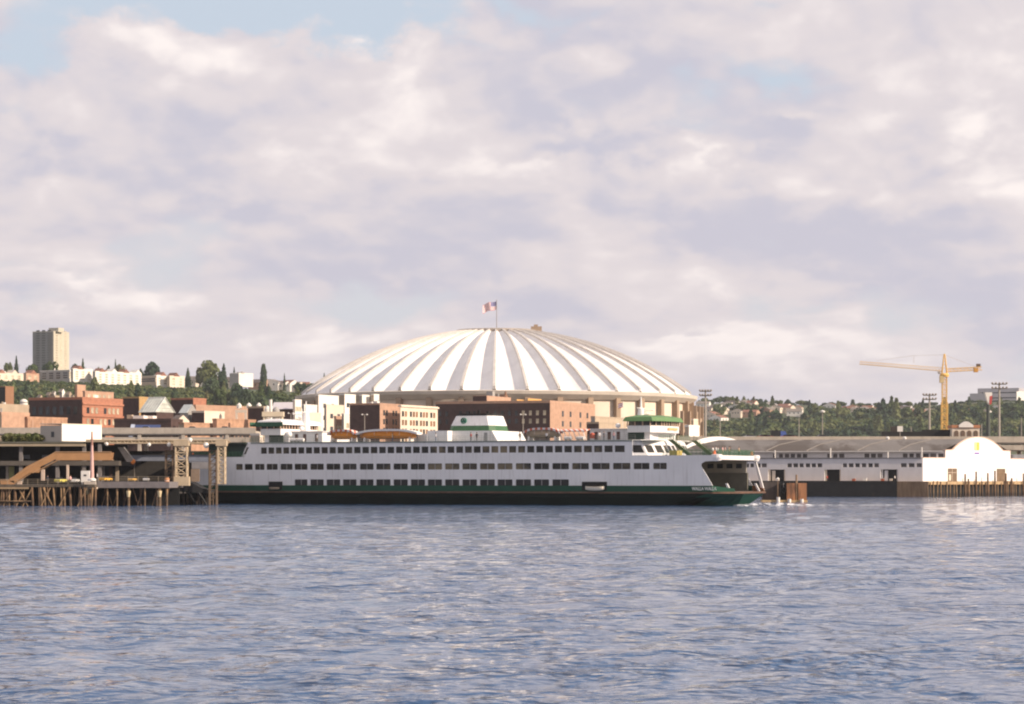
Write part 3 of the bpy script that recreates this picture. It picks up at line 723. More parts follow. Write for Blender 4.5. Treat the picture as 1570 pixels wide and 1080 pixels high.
part_box(t, 'cargo_box', mat('black_box', (.012, .012, .014), .6), -2.4, .6, -1.2, 1.2, .8, 3.0)
MB().prism([(.7, .5), (2.7, .5), (2.7, 1.6), (2.3, 2.7), (.7, 2.8)], -1.15, 1.15, 'y').build('cab', mat('blue_cab_paint', (.07, .12, .36), .4), t)
wm = MB().tube((0, -.15, 0), (0, .15, 0), .5, n=12).mesh('wheel', mat('tyre_rubber', (.02, .02, .02), .9))
for wx in (-1.6, 1.8):
    for wy in (-1.05, 1.05): obj('wheel', wm, t, (wx, wy, .5))
# ================================================================ HILLS: houses, apartment blocks and the trees one can tell apart
def at_hill(px, py):
    return hill(px, py)
# tower block
b = bldg('tall apartment tower on the hill, shaded grey left side and sunny cream right side', 50, 82, 106, 509, 3000, mat('tower_shaded_grey', (.20, .205, .195), .9, .08, .1), 27, base=PZ(590, 3000), cat='apartment tower', name='apartment_tower',
         mtl_r=mat('tower_sunlit_cream', (.50, .455, .36), .9, .06, .1), par=1.)  # left wall darkened as shaded, right wall lightened as sunlit
bands = mat('balcony_dark', (.10, .10, .10), .9)  # dark tone of the left window bands
for c in range(3):
    m = MB(); x = -b['_L'] * (.2 + .27 * c)
    for r in range(20): m.box(x - 2.4, x + 2.4, -.25, .2, 8 + 2.9 * r, 9.6 + 2.9 * r)
    m.build('window', bands, b)
for c in range(3):
    m = MB(); y = b['_R'] * (.2 + .28 * c)
    for r in range(20): m.box(-.1, .3, y - 1.8, y + 1.8, 8 + 2.9 * r, 9.4 + 2.9 * r)
    m.build('window', glass_w, b)
part_box(b, 'recess', mat('tower_shadow_side', (.16, .155, .14), .9), -7, -1.2, -.6, -.02, 0, b['_H'] - .5)  # darker slab on the wall, shadow put into its colour
part_box(b, 'lift_room', mat('tower_sunlit_cream', (.50, .455, .36)), -10, 4, 4, 15, b['_H'], b['_H'] + 5)
# apartments on the crest: (label, px0, pxc, px1, ytop, ybase, material, right material, floors)
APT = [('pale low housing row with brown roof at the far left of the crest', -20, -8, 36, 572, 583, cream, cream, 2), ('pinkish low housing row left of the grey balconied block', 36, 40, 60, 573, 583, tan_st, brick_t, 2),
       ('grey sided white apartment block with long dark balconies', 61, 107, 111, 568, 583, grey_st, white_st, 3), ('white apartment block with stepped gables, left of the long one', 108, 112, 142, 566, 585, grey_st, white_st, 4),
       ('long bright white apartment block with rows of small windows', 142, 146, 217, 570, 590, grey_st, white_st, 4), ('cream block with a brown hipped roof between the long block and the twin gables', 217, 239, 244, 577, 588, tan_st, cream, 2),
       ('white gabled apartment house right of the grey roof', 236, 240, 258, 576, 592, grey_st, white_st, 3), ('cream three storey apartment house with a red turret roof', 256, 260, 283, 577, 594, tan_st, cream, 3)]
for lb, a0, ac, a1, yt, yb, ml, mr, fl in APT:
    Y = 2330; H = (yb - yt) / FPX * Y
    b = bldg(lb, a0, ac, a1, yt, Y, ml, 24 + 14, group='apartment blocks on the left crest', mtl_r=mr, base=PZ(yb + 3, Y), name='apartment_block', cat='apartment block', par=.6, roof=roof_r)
    n = max(2, int(b['_R'] / 8)); z0 = 4.2
    z0 = b['_H'] - 2.4; windows(b, 'right', b['_R'], z0, fl, n, (b['_H'] - 4.5) / fl, 3.4, 1.5, glass_w, .04)
    if ac - a0 > 20: windows(b, 'left', b['_L'], z0, fl, 4, (b['_H'] - 4.5) / fl, 5.6, 1.3, glass, .03)
    for q in range(int(b['_R'] / 16) + 1):
        y = 5 + q * 15.
        if y + 8 < b['_R']:
            MB().prism([(y, b['_H']), (y + 8, b['_H']), (y + 4, b['_H'] + 3.5)], -9, .2, 'x').build('dormer', mr if q % 2 else roof_r, b)
HN = [0]
def house(px, py, w=11, h=6.5, wallm=None, roofm=None, label='', group='', rot=None):
    x, y, z = at_hill(px, py); a = random.uniform(10, 55) if rot is None else rot
    t = thing('house', label, 'house', (x, y, z - 1), -R(a), group)
    L = w * random.uniform(.9, 1.3); H = h * random.uniform(.85, 1.15) + 1; rf = random.uniform(2.4, 3.8)
    wm = wallm or random.choice([white_st, cream, cream, white_st, brick_t, tan_st]); rm = roofm or random.choice([roof_r, roof_d, roof_r, roof_g])
    part_box(t, 'wall', wm, -L / 2, L / 2, 0, w * .8, 0, H)
    if random.random() < .5: MB().prism([(-.5, H), (w * .8 + .5, H), (w * .4, H + rf)], -L / 2 - .4, L / 2 - .1, 'x').build('roof', rm, t); MB().prism([(.0, H), (w * .8, H), (w * .4, H + rf * .93)], L / 2 - .09, L / 2, 'x').build('gable', wm, t)
    else: MB().prism([(-L / 2 - .5, H), (L / 2 + .5, H), (0, H + rf)], .1, w * .8 + .4, 'y').build('roof', rm, t); MB().prism([(-L / 2, H), (L / 2, H), (0, H + rf * .93)], -.01, .09, 'y').build('gable', wm, t)
    for k in range(3): obj('window', win_mesh(1.3, 1.4, glass, 'x'), t, (-L / 2 + L * (k + .7) / 3.6, 0, H - 2)); 
    for k in range(2): obj('window', win_mesh(1.3, 1.4, glass, 'y'), t, (L / 2, w * .8 * (k + .7) / 2.4, H - 2))
    return t
ADJ = {id(white_st): 'white', id(cream): 'cream', id(brick_t): 'tan brick', id(tan_st): 'beige'}
RF = {id(roof_r): 'red', id(roof_d): 'dark', id(roof_g): 'grey'}
def houses(lst, group, ref):
    used = {}
    for i, (px, py, w) in enumerate(lst):
        wm = random.choice([white_st, cream, white_st, cream, brick_t, white_st]); rm = random.choice([roof_r, roof_d, roof_r, roof_g])
        base = '%s house with %s roof' % (ADJ[id(wm)], RF[id(rm)]); used.setdefault(base, []).append((px, py, w, wm, rm))
    ords = ['leftmost', 'second from left', 'third from left', 'fourth from left', 'fifth from left', 'sixth from left', 'seventh from left', 'eighth from left', 'ninth from left', 'tenth from left',
            'eleventh from left', 'twelfth from left', 'thirteenth from left', 'fourteenth from left', 'fifteenth from left', 'sixteenth from left']
    for base, l in used.items():
        l.sort()
        for k, (px, py, w, wm, rm) in enumerate(l):
            lb = base + ' ' + ref if len(l) == 1 else '%s, %s of that kind %s' % (base, ords[k], ref)
            house(px, py, w, 7, wm, rm, lb, group)
random.seed(21)
houses([(290, 586, 14), (300, 592, 13), (312, 584, 13), (326, 590, 12), (345, 588, 14), (392, 588, 16), (397, 592, 12), (412, 590, 18), (420, 595, 13), (428, 588, 14), (438, 586, 14), (447, 590, 16), (455, 590, 12), (463, 593, 12), (352, 594, 12), (430, 593, 11)],
       'houses on the left hill', 'on the left hill')
houses([(1077, 628, 15), (1082, 637, 17), (1086, 645, 15), (1094, 634, 14), (1101, 636, 13), (1096, 650, 18), (1112, 630, 14), (1120, 628, 13), (1126, 635, 15), (1131, 630, 15), (1137, 626, 13), (1143, 632, 14), (1148, 641, 19), (1150, 629, 13),
        (1128, 641, 12), (1156, 636, 12), (1166, 637, 14), (1170, 633, 17), (1174, 640, 16), (1180, 630, 14), (1186, 634, 14), (1192, 633, 15), (1198, 632, 14), (1204, 635, 14), (1218, 640, 17), (1222, 634, 12), (1271, 631, 13)],
       'houses on the near part of the right hill', 'near the tall lamp mast')
houses([(1300, 635, 14), (1307, 633, 15), (1314, 638, 13), (1321, 637, 17), (1328, 636, 14), (1337, 639, 15), (1346, 638, 13), (1366, 638, 15), (1374, 636, 17), (1385, 637, 14), (1392, 639, 14), (1402, 640, 18), (1420, 639, 13), (1428, 641, 13), (1439, 639, 17),
        (1458, 637, 14), (1495, 641, 13), (1503, 642, 14), (1525, 636, 15), (1546, 641, 17), (1556, 643, 13)], 'houses along the right hill', 'along the right crest')
b = bldg('flat white building beside the poplar on the left crest', 352, 366, 388, 573, 2300, grey_st, 32, mtl_r=white_st, base=PZ(593, 2300))
# hospital on the right crest
b = bldg('large pale lavender hospital block on the right crest behind the floodlight', 1499, 1562, 1600, 596, 3900, mat('hospital_grey', (.42, .40, .42), .8, .05, .05), 24, base=PZ(628, 3900), cat='hospital', name='hospital', par=1)
windows(b, 'left', b['_L'], b['_H'] - 6, 1, 10, 5, 7, 2.0); windows(b, 'left', b['_L'], b['_H'] - 14, 1, 10, 5, 7, 2.0)
b = bldg('low pale grey wing at the left of the hospital', 1487, 1512, 1520, 604, 3880, mat('hospital_grey', (.42, .40, .42)), 24, base=PZ(628, 3880), cat='hospital wing', name='hospital_wing')
b = bldg('bright white block at the right end of the hospital', 1558, 1559, 1590, 601, 3800, white_st, 45, base=PZ(628, 3800), cat='hospital wing', name='hospital_wing')
# skyline trees
def htree(px, ytop, wpx, Y=None, kind='round', leaf='broad', label='', group=None, ybase=None, extra=6):
    Rr = ridge_R(px); Y = Y or Rr; z = ground_z(px, Y) - 2 if ybase is None else PZ(ybase, Y)
    h = PZ(ytop, Y) - z
    return tree(PX(px, Y), Y, z, h, wpx / FPX * Y * (1.35 if kind == 'conifer' else 1.1), kind, leaf, label, group)
for px, yt, wd, Yq, kd, lf, lb in (
    (12, 553, 16, 2500, 'round', 'broad', 'wide round tree on the crest at the far left'), (25, 548, 9, 2490, 'conifer', 'dark', 'dark pointed tree right of the wide round one'), (50, 556, 18, 2450, 'round', 'broad', 'round tree before the foot of the tower'),
    (80, 551, 20, 2440, 'round', 'broad', 'bushy tree covering the foot of the tower'), (70, 556, 12, 2460, 'round', 'dark', 'small dark tree left of the tower corner'), (116, 555, 18, 2480, 'round', 'dark', 'round tree right of the tower'),
    (127, 552, 9, 2480, 'conifer', 'dark', 'pointed tree right of the round tree by the tower'), (166, 558, 11, 2480, 'round', 'dark', 'small round tree above the long white block'), (184, 556, 18, 2470, 'round', 'olive', 'wide tree above the middle of the long white block'),
    (177, 553, 6, 2475, 'conifer', 'dark', 'thin dark pointed tree beside the wide tree'), (151, 560, 6, 2480, 'round', 'broad', 'tiny tree above the stepped gables'), (234, 551.5, 26, 2440, 'round', 'dark', 'big dark flat topped tree above the twin gables'),
    (216, 563, 10, 2460, 'round', 'dark', 'low dark tree left of the big flat topped one'), (288, 566, 11, 2400, 'conifer', 'dark', 'dark pointed tree right of the cream apartment house'), (318, 548.5, 34, 2380, 'round', 'broad', 'largest broad tree on the left crest'),
    (306, 560, 17, 2390, 'round', 'olive', 'pale tree at the left side of the largest tree'), (325, 575, 26, 2150, 'round', 'dark', 'dark tree below the largest tree'), (343, 560, 13, 2330, 'conifer', 'dark', 'dark conical tree right of the largest tree'),
    (338, 566, 12, 2320, 'round', 'dark', 'dark tree touching the conical one'), (359, 565, 7, 2400, 'conifer', 'dark', 'small pointed tree above the flat white building'), (404, 560, 10, 2330, 'column', 'dark', 'tall slim poplar on the left crest'),
    (362, 584, 24, 2100, 'round', 'dark', 'dark tree below the flat white building'), (376, 592, 26, 2050, 'round', 'dark', 'broad dark tree right below the flat white building'), (436, 574, 5, 2420, 'conifer', 'dark', 'tiny pointed tree on the crest near the dome'),
    (462, 585, 22, 2330, 'round', 'dark', 'dark hedge like tree at the end of the houses'), (478, 586, 20, 2350, 'round', 'dark', 'dark tree touching the left edge of the dome'), (497, 574, 7, 2440, 'conifer', 'dark', 'pointed tree just above the dome edge'),
    (410, 588, 12, 2150, 'round', 'dark', 'dark tree below the poplar'), (335, 590, 28, 2000, 'round', 'broad', 'green tree lower on the slope below the conical one')):
    htree(px, yt, wd, Yq, kd, lf, lb, 'trees on the left crest')
random.seed(5)
RT = [(1072, 611, 9, 'c'), (1080, 609, 11, 'r'), (1090, 612, 13, 'r'), (1099, 609, 15, 'r'), (1109, 606.5, 17, 'r'), (1120, 608, 14, 'r'), (1130, 611, 12, 'r'), (1140.5, 605, 8, 'c'), (1147, 609, 8, 'c'), (1155, 607, 11, 'c'), (1163, 611, 11, 'r'), (1166, 609.5, 8, 'c'), (1174, 610, 9, 'c'),
      (1184, 613, 8, 'c'), (1193, 613, 13, 'r'), (1208, 610, 13, 'c'), (1216, 615, 11, 'c'), (1227, 613, 13, 'r'), (1236, 614, 13, 'r'), (1250, 615, 8, 'c'), (1246, 618, 12, 'r'), (1264, 617, 12, 'r'), (1275, 616, 14, 'r'), (1290, 615, 13, 'r'), (1283, 618, 11, 'r'),
      (1307, 611, 7, 'n'), (1308, 618, 12, 'r'), (1320, 617, 14, 'r'), (1332, 618, 12, 'r'), (1345, 617, 12, 'r'), (1356, 618, 13, 'r'), (1366, 618, 12, 'r'), (1380, 616, 13, 'r'), (1392, 615, 13, 'r'), (1404, 615, 8, 'c'), (1410, 614, 9, 'c'), (1420, 617, 12, 'r'),
      (1432, 616, 14, 'r'), (1462, 617, 15, 'r'), (1475, 615, 15, 'r'), (1488, 613, 14, 'r'), (1502, 613, 16, 'r'), (1516, 613, 14, 'r'), (1529, 613, 14, 'r'), (1542, 613, 15, 'r'), (1556, 614, 14, 'r'), (1568, 614, 15, 'r'), (1585, 613, 14, 'r')]
ORD = ['leftmost', 'second', 'third', 'fourth', 'fifth', 'sixth', 'seventh', 'eighth', 'ninth', 'tenth', 'eleventh', 'twelfth', 'thirteenth', 'fourteenth', 'fifteenth', 'sixteenth', 'seventeenth', 'eighteenth', 'nineteenth', 'twentieth']
def ordn(i):
    if i < 20: return ORD[i]
    return {2: 'twenty ', 3: 'thirty '}[(i + 1) // 10] + ORD[(i + 1) % 10 - 1] if (i + 1) % 10 else 'thirtieth'
cn = {'c': 0, 'r': 0, 'n': 0}
for px, yt, wd, k in RT:
    i = cn[k]; cn[k] += 1
    lb = {'c': 'pointed conifer on the right ridge, %s from the left of the conifers', 'r': 'round crowned tree on the right ridge, %s from the left of the round ones', 'n': 'lone tree standing above the right ridge line'}[k]
    lb = lb % ordn(i) if '%s' in lb else lb
    htree(px, yt + (3 if k == 'c' else 0), wd * 1.2, ridge_R(px) + random.uniform(-40, 20), 'conifer' if k == 'c' else 'round', random.choice(['dark', 'dark', 'broad']), lb, 'trees on the right ridge line')
# ================================================================ FERRY
FA = R(23.5); FC = (-9.5, 521.5); fca, fsa = math.cos(FA), math.sin(FA)
def FU(px, yl=-12.2):
    """ship station seen at column px on the plane yl (ship axes: +x bow, +y away from the camera)"""
    k = (px - 785) / FPX; X0 = FC[0] + fsa * yl; Y0 = FC[1] + fca * yl
    return (k * Y0 - X0) / (fca + k * fsa)
def FZ(py, px, yl=-12.2):
    u = FU(px, yl); Y = FC[1] - fsa * u + fca * yl; return PZ(py, Y)
FERRY = thing('ferry', 'long white and dark green car ferry with three window rows lying at the dock', 'ferry', (FC[0], FC[1], 0), -FA)
ship_w = mat('ship_white_paint', (.74, .72, .715), .5, .05, .15, streak=.30)
ship_g = mat('ship_green_paint', (.008, .062, .036), .5, .12, .3, spec=.25)
ship_b = mat('ship_near_black', (.003, .010, .008), .6, .3, .3, spec=.12)  # near-black green of the hull amidships
green_d = mat('deck_green', (.03, .10, .055), .6, .15, .4)
green_r = mat('wheelhouse_roof_green', (.10, .20, .07), .6, .08, .3)
deck_g = mat('deck_grey_green', (.22, .24, .21), .8, .1, .5)
rust = mat('rust_brown', (.36, .16, .07), .85, .2, .6)
orange = mat('lifeboat_orange', (.75, .27, .03), .5, .1, .5)
ship_gl = mat('ship_window_glass', (.022, .020, .017), .2, .3, .2, rgb2=(.16, .125, .075), thr=(.47, .66), objrand=.5, spec=.3)  # tan patches stand in for reflections on the glass
lounge = mat('lounge_interior', (.20, .17, .11), .9, .5, .35)
ZB, ZG, ZT0, ZT1 = 2.72, 3.86, 9.72, 12.7
def plan(hb, ue, tip, hbt, n=6):
    """double ended outline: half beam hb up to ue, narrowing to hbt at tip"""
    pts = []
    for i in range(n + 1):
        s = i / n; pts.append((ue + (tip - ue) * (1 - (1 - s) ** 1.35), hb - (hb - hbt) * s ** 1.6))
    right = [(x, -y) for x, y in pts] ; left = [(x, y) for x, y in reversed(pts)]
    loop = right + left; return loop + [(-x, -y) for x, y in loop]
def loft(m, rings, zs):
    n = len(rings[0])
    vs = [(x, y, z) for r, z in zip(rings, zs) for x, y in r]
    fs = [(j * n + i, j * n + (i + 1) % n, (j + 1) * n + (i + 1) % n, (j + 1) * n + i) for j in range(len(rings) - 1) for i in range(n)]
    fs += [tuple(range(n))[::-1], tuple(range((len(rings) - 1) * n, len(rings) * n))]
    m.add(vs, fs)
TIP = 62.0
# hull: near-black amidships, green ends
m = MB()
loft(m, [plan(10.5, 40, 57., 1.5), plan(11.9, 48, 59.6, 3.2), plan(12.3, 54, 61.2, 5.4), plan(12.35, 56.5, TIP, 6.6)], [-2, 0, 1.6, 2.35])
for i, f in enumerate(m.f):
    cx = sum(m.v[q][0] for q in f) / len(f)
    m.mi[i] = 1 if abs(cx) > 55 else 0
hull = m.build('hull', [ship_b, ship_g], FERRY)
m = MB(); loft(m, [plan(12.45, 56.5, TIP + .15, 6.7), plan(12.45, 56.5, TIP + .2, 6.7)], [2.352, 2.70]); m.build('rub_rail', mat('rub_rail_brown', (.13, .07, .045), .8, .2), FERRY)
m = MB()                                    # green bulwark along each side, open at the ends
for s in (-1, 1): m.box(-57.6, 57.6, s * 12.36 - .12, s * 12.36 + .12, 2.702, ZG)
m.build('bulwark', ship_g, FERRY)
m = MB(); m.box(-58.5, 58.5, -11.9, 11.9, 2.702, 2.76); m.build('car_deck', mat('car_deck_steel', (.07, .07, .065), .8), FERRY)
for s in (-1, 1):                           # end bulwarks and mooring posts at each end
    for yl in (-1, 1):
        m = MB()
        m.add([(s * 57.6, yl * 12.1, 2.71), (s * 61.0, yl * 9.1, 2.71), (s * 61.0, yl * 9.1, 3.3), (s * 57.6, yl * 12.1, ZG), (s * 57.6, yl * 12.3, 2.71), (s * 61.0, yl * 9.3, 2.71), (s * 61.0, yl * 9.3, 3.3), (s * 57.6, yl * 12.3, ZG)],
              [(0, 1, 2, 3), (4, 7, 6, 5), (3, 2, 6, 7), (1, 5, 6, 2)])
        m.build('end_bulwark', ship_g if yl < 0 else rust, FERRY)
    for yl in (-9.4, 8.4):
        m = MB(); m.prism([(s * 60.0, 2.75), (s * 60.4, 2.75), (s * 59.6, 4.3), (s * 59.2, 4.3)], yl - .2, yl + .2, 'y'); m.build('fork_post', ship_w, FERRY)
# ---- near side wall built in bands round its openings
SW = []
top_px = [400.3]
while top_px[-1] < 940: x = top_px[-1]; top_px.append(x + float(np.interp(x, [400, 450, 520, 570, 680, 780, 850, 900, 945], [11.3, 11.6, 12.6, 12.9, 13.3, 13.7, 14.5, 15.7, 16.1])))
top_w = [(x, x + (top_px[i + 1] - x) * .80 if i + 1 < len(top_px) else 958) for i, x in enumerate(top_px)]
mid_w = [(362.2, 372.4), (375.2, 387.6), (391, 405.7), (409, 426), (430.3, 448.8), (452, 471.7), (476, 496.7), (500.8, 522), (526, 547), (552, 573), (577, 599), (603.6, 625.5), (630, 652), (656, 678), (682.6, 704.6), (709, 731.6), (736, 759),
         (763, 786), (791, 814.4), (819, 842), (847, 872.4), (877.4, 903), (908, 935), (940, 966.7), (971.7, 996), (1001.7, 1022.5)]
low_w = [w_ for w_ in mid_w if 450 < w_[0] < 875]
def band(m, ua, ub, z0, z1, holes, y0=-12.3, y1=-12.1):
    """strip of wall from ua to ub with rectangular openings (u0,u1)"""
    c = ua
    for h0, h1 in sorted(holes):
        if h0 > c: m.box(c, h0, y0, y1, z0, z1)
        c = h1
    if ub > c: m.box(c, ub, y0, y1, z0, z1)
def uh(l, y=-12.2): return [(FU(a, y), FU(b, y)) for a, b in l]
U_END = 56.2; UT0, UT1 = FU(391), FU(970)
ships_doors = [(413, 433.5, 751 - 0, 738.5), (893, 931, 753, 739)]
d1, d2 = (FU(413), FU(433.5)), (FU(893), FU(931))
def side(sgn, nm):
    m = MB(); y0, y1 = (-12.3, -12.1) if sgn < 0 else (12.1, 12.3)
    E = U_END - 1.6
    lw, mw, tw = uh(low_w), uh(mid_w), uh(top_w)
    band(m, -E, E, ZG + .001, 4.62, lw + [d1, d2], y0, y1)
    band(m, -E, E, 4.621, 5.08, lw, y0, y1)
    band(m, -E, E, 5.081, 7.05, [], y0, y1)
    band(m, -E, E, 7.051, 8.28, mw, y0, y1)
    band(m, -E, E, 8.281, ZT0, [], y0, y1)
    band(m, UT0, UT1, ZT0 + .001, 10.38, [], y0, y1)
    band(m, UT0, UT1, 10.381, 11.68, tw, y0, y1)
    band(m, UT0, UT1, 11.681, ZT1, [], y0, y1)
    for s in (-1, 1):     # hooked ends of the side: cut back under the overhang
        E2 = E * s
        m.prism([(E2, ZG + .001), (s * (U_END + 1.4), ZG + .001), (s * (U_END + .5), 5.4), (s * (U_END - .9), 7.6), (s * (U_END - .9), 8.1), (s * (U_END - .1), 8.55), (s * (U_END + 2.3), 8.65), (s * (U_END + 2.9), 9.2), (s * (U_END + 2.5), ZT0), (E2, ZT0)][::s], y0, y1, 'y')
    m.prism([(UT0, ZT0), (UT0, ZT1), (UT0 - .9, ZT1), (UT0 - 2.4, ZT0)], y0, y1, 'y')
    return m.build(nm, ship_w, FERRY)
side(-1, 'side_wall'); side(1, 'side_wall')
# glass behind the upper openings, dark sheets behind the low ones
def panes(lst, z0, z1, name, mtl, inset=.16, mull=True, lowdark=False):
    for i, (a, b) in enumerate(lst):
        u0, u1 = FU(a), FU(b); t = MB(); y = -12.3 + inset
        t.box(u0 - .05, u1 + .05, y + .02, y + .06, z0 - .03, z1 + .03); o = t.build(name, mtl, FERRY)
        if mull and u1 - u0 > 2:
            MB().box((u0 + u1) / 2 - .07, (u0 + u1) / 2 + .07, y - .03, y + .015, z0, z1).build('frame', mat('window_frame_grey', (.3, .28, .27), .6), o)
        # rounded corners
        r = .18
        for (cx, sx_) in ((u0, 1), (u1, -1)):
            for (cz, sz_) in ((z0, 1), (z1, -1)):
                pts = [(cx, cz)] + [(cx + sx_ * (r - r * math.sin(q)), cz + sz_ * (r - r * math.cos(q))) for q in (0, .4, .8, 1.2, math.pi / 2)]
                if sx_ * sz_ < 0: pts = pts[::-1]
                if mull: MB().prism(pts, -12.29, -12.16, 'y').build('corner_plate', ship_w, o)
panes(top_w, 10.38, 11.68, 'window', ship_gl, mull=False); panes(mid_w, 7.05, 8.28, 'window', ship_gl); panes(low_w, ZG + .05, 5.08, 'car_deck_dark_sheet', mat('car_deck_dark', (.02, .018, .02), .7, .3, .4))  # low row: dark sheets in place of the unlit car deck
# far side, end walls and decks
m = MB(); m.box(-56.8, 56.8, 11.4, 12.05, 2.8, 6.39); m.build('car_deck_casing', mat('casing_dark_green', (.17, .16, .125), .8, .2, .3), FERRY)
m = MB(); m.box(-44, 44, -6, 7.9, 2.8, 8.8); m.build('car_deck_dark_block', dark_m, FERRY)  # black block in place of the shade inside the car deck
m = MB(); loft(m, [plan(12.05, 46, U_END + 2.2, 11.6), plan(12.05, 46, U_END + 2.2, 11.6)], [8.9, ZT0 - .002]); m.build('passenger_deck', ship_w, FERRY)
m = MB(); loft(m, [plan(12.0, 46, U_END + 2.1, 11.5), plan(12.0, 46, U_END + 2.1, 11.5)], [ZT0 + .002, ZT0 + .04]); m.build('deck_surface', deck_g, FERRY)
for s in (-1, 1):   # the inner face of the far side seen through the open end: beige windowed top, dark below
    m = MB(); m.box(s * 20 if s > 0 else -56.5, s * 56.5 if s > 0 else -20, 11.5, 12.04, 6.4, 8.85); m.build('inner_wall', mat('inner_wall_beige', (.42, .38, .30), .8, .15, .5), FERRY)
    for k in range(4): part_box(FERRY, 'inner_window', glass, s * (49 + 2 * k) - .6, s * (49 + 2 * k) + .6, 11.42, 11.49, 7.3, 8.2)
for s in (-1, 1):   # rounded white shoulders with an orange light box
    for yl in (-1, 1):
        m = MB(); m.lathe([(.2, -.75), (.9, -.6), (1.15, 0), (1.1, .55), (.7, .62)], n=14); o = m.build('shoulder', mat('shoulder_white', (.8, .77, .74), .5, .03), FERRY, (s * (U_END + 2.0), yl * 11.6, 9.3)); o.scale = (1, .8, 1.)
        MB().lathe([(.3, 0), (.36, .1), (.15, .75)], n=8).build('side_light', mat('orange_light_box', (.65, .16, .05), .5), FERRY, (s * (U_END + 1.5), yl * 11.4, ZT0 + .2))
    m = MB(); m.prism([(s * (U_END + 1.9), 8.7), (s * (U_END + 2.25), 8.7), (s * (U_END + 3.9), 3.0), (s * (U_END + 3.3), 3.0)][::s], 11.9, 12.3, 'y'); m.build('stanchion', mat('shoulder_white', (.8, .77, .74)), FERRY)
# ferry name on the green strake
def text_mesh(body, size, name, mtl, parent, loc, rot, ext=.02, bold=0.):
    c = bpy.data.curves.new('t', 'FONT'); c.body = body; c.size = size; c.extrude = ext; c.align_x = 'CENTER'; c.offset = bold; c.resolution_u = 3
    o = bpy.data.objects.new('t', c); COL.objects.link(o); bpy.context.view_layer.update()
    me = bpy.data.meshes.new_from_object(o.evaluated_get(bpy.context.evaluated_depsgraph_get())); bpy.data.objects.remove(o)
    me.materials.clear(); me.materials.append(mtl); q = obj(name, me, parent, loc); q.rotation_euler = rot; return q
lett = mat('white_lettering', (.78, .76, .7), .6)
tx = text_mesh('WALLA WALLA', .82, 'name_lettering', lett, FERRY, ((FU(1060) + FU(1104)) / 2 - .2, -12.53, 3.02), (R(90), 0, 0), .02, .02)
tx.scale = (.86, 1, 1)
# ---- top deck, railings
m = MB(); m.box(UT0 - .5, UT1 + 4, -12.08, 12.08, ZT1 - .12, ZT1 - .002); m.build('roof_deck', deck_g, FERRY)
m = MB(); m.box(UT0 - .9, UT1, -12.42, -12.31, ZT1 - .22, ZT1 + .06); m.box(UT0 - .9, UT1, 12.31, 12.42, ZT1 - .22, ZT1 + .06); m.build('deck_edge', deck_g, FERRY)
grn = mat('rail_green', (.05, .14, .07), .6)
for s in (-1, 1): rail([(UT0 - .5, s * 12.1, ZT1 + .01), (UT1 + .5, s * 12.1, ZT1 + .01)], 1.05, 2.0, 3, .035).build('railing', mat('rail_grey', (.25, .25, .22), .6), FERRY)
m = rail([(UT1 + 6, -11.6, ZT0), (U_END + 2, -11.4, ZT0), (U_END + 2, 11.4, ZT0), (UT1 + 6, 11.6, ZT0)], 1.1, .8, 7, .05); m.build('railing', grn, FERRY)
m = rail([(UT0 - 3, -11.9, ZT0), (-U_END - 2, -11.4, ZT0), (-U_END - 2, 11.4, ZT0), (UT0 - 3, 11.9, ZT0)], 1.1, .8, 7, .05); m.build('railing', grn, FERRY)
m = MB()                                        # windbreak and dark shelter at the stern end
m.box(-U_END + 2, UT0 - 2.6, -11.0, -10.8, ZT0 + .04, ZT0 + 2.6); m.box(-U_END - 1, UT0 - 2.5, -11.9, 11.9, ZT0 + 2.7, ZT0 + 2.95); m.build('stern_shelter', mat('shelter_and_shade_green', (.022, .042, .032), .8, .2), FERRY)
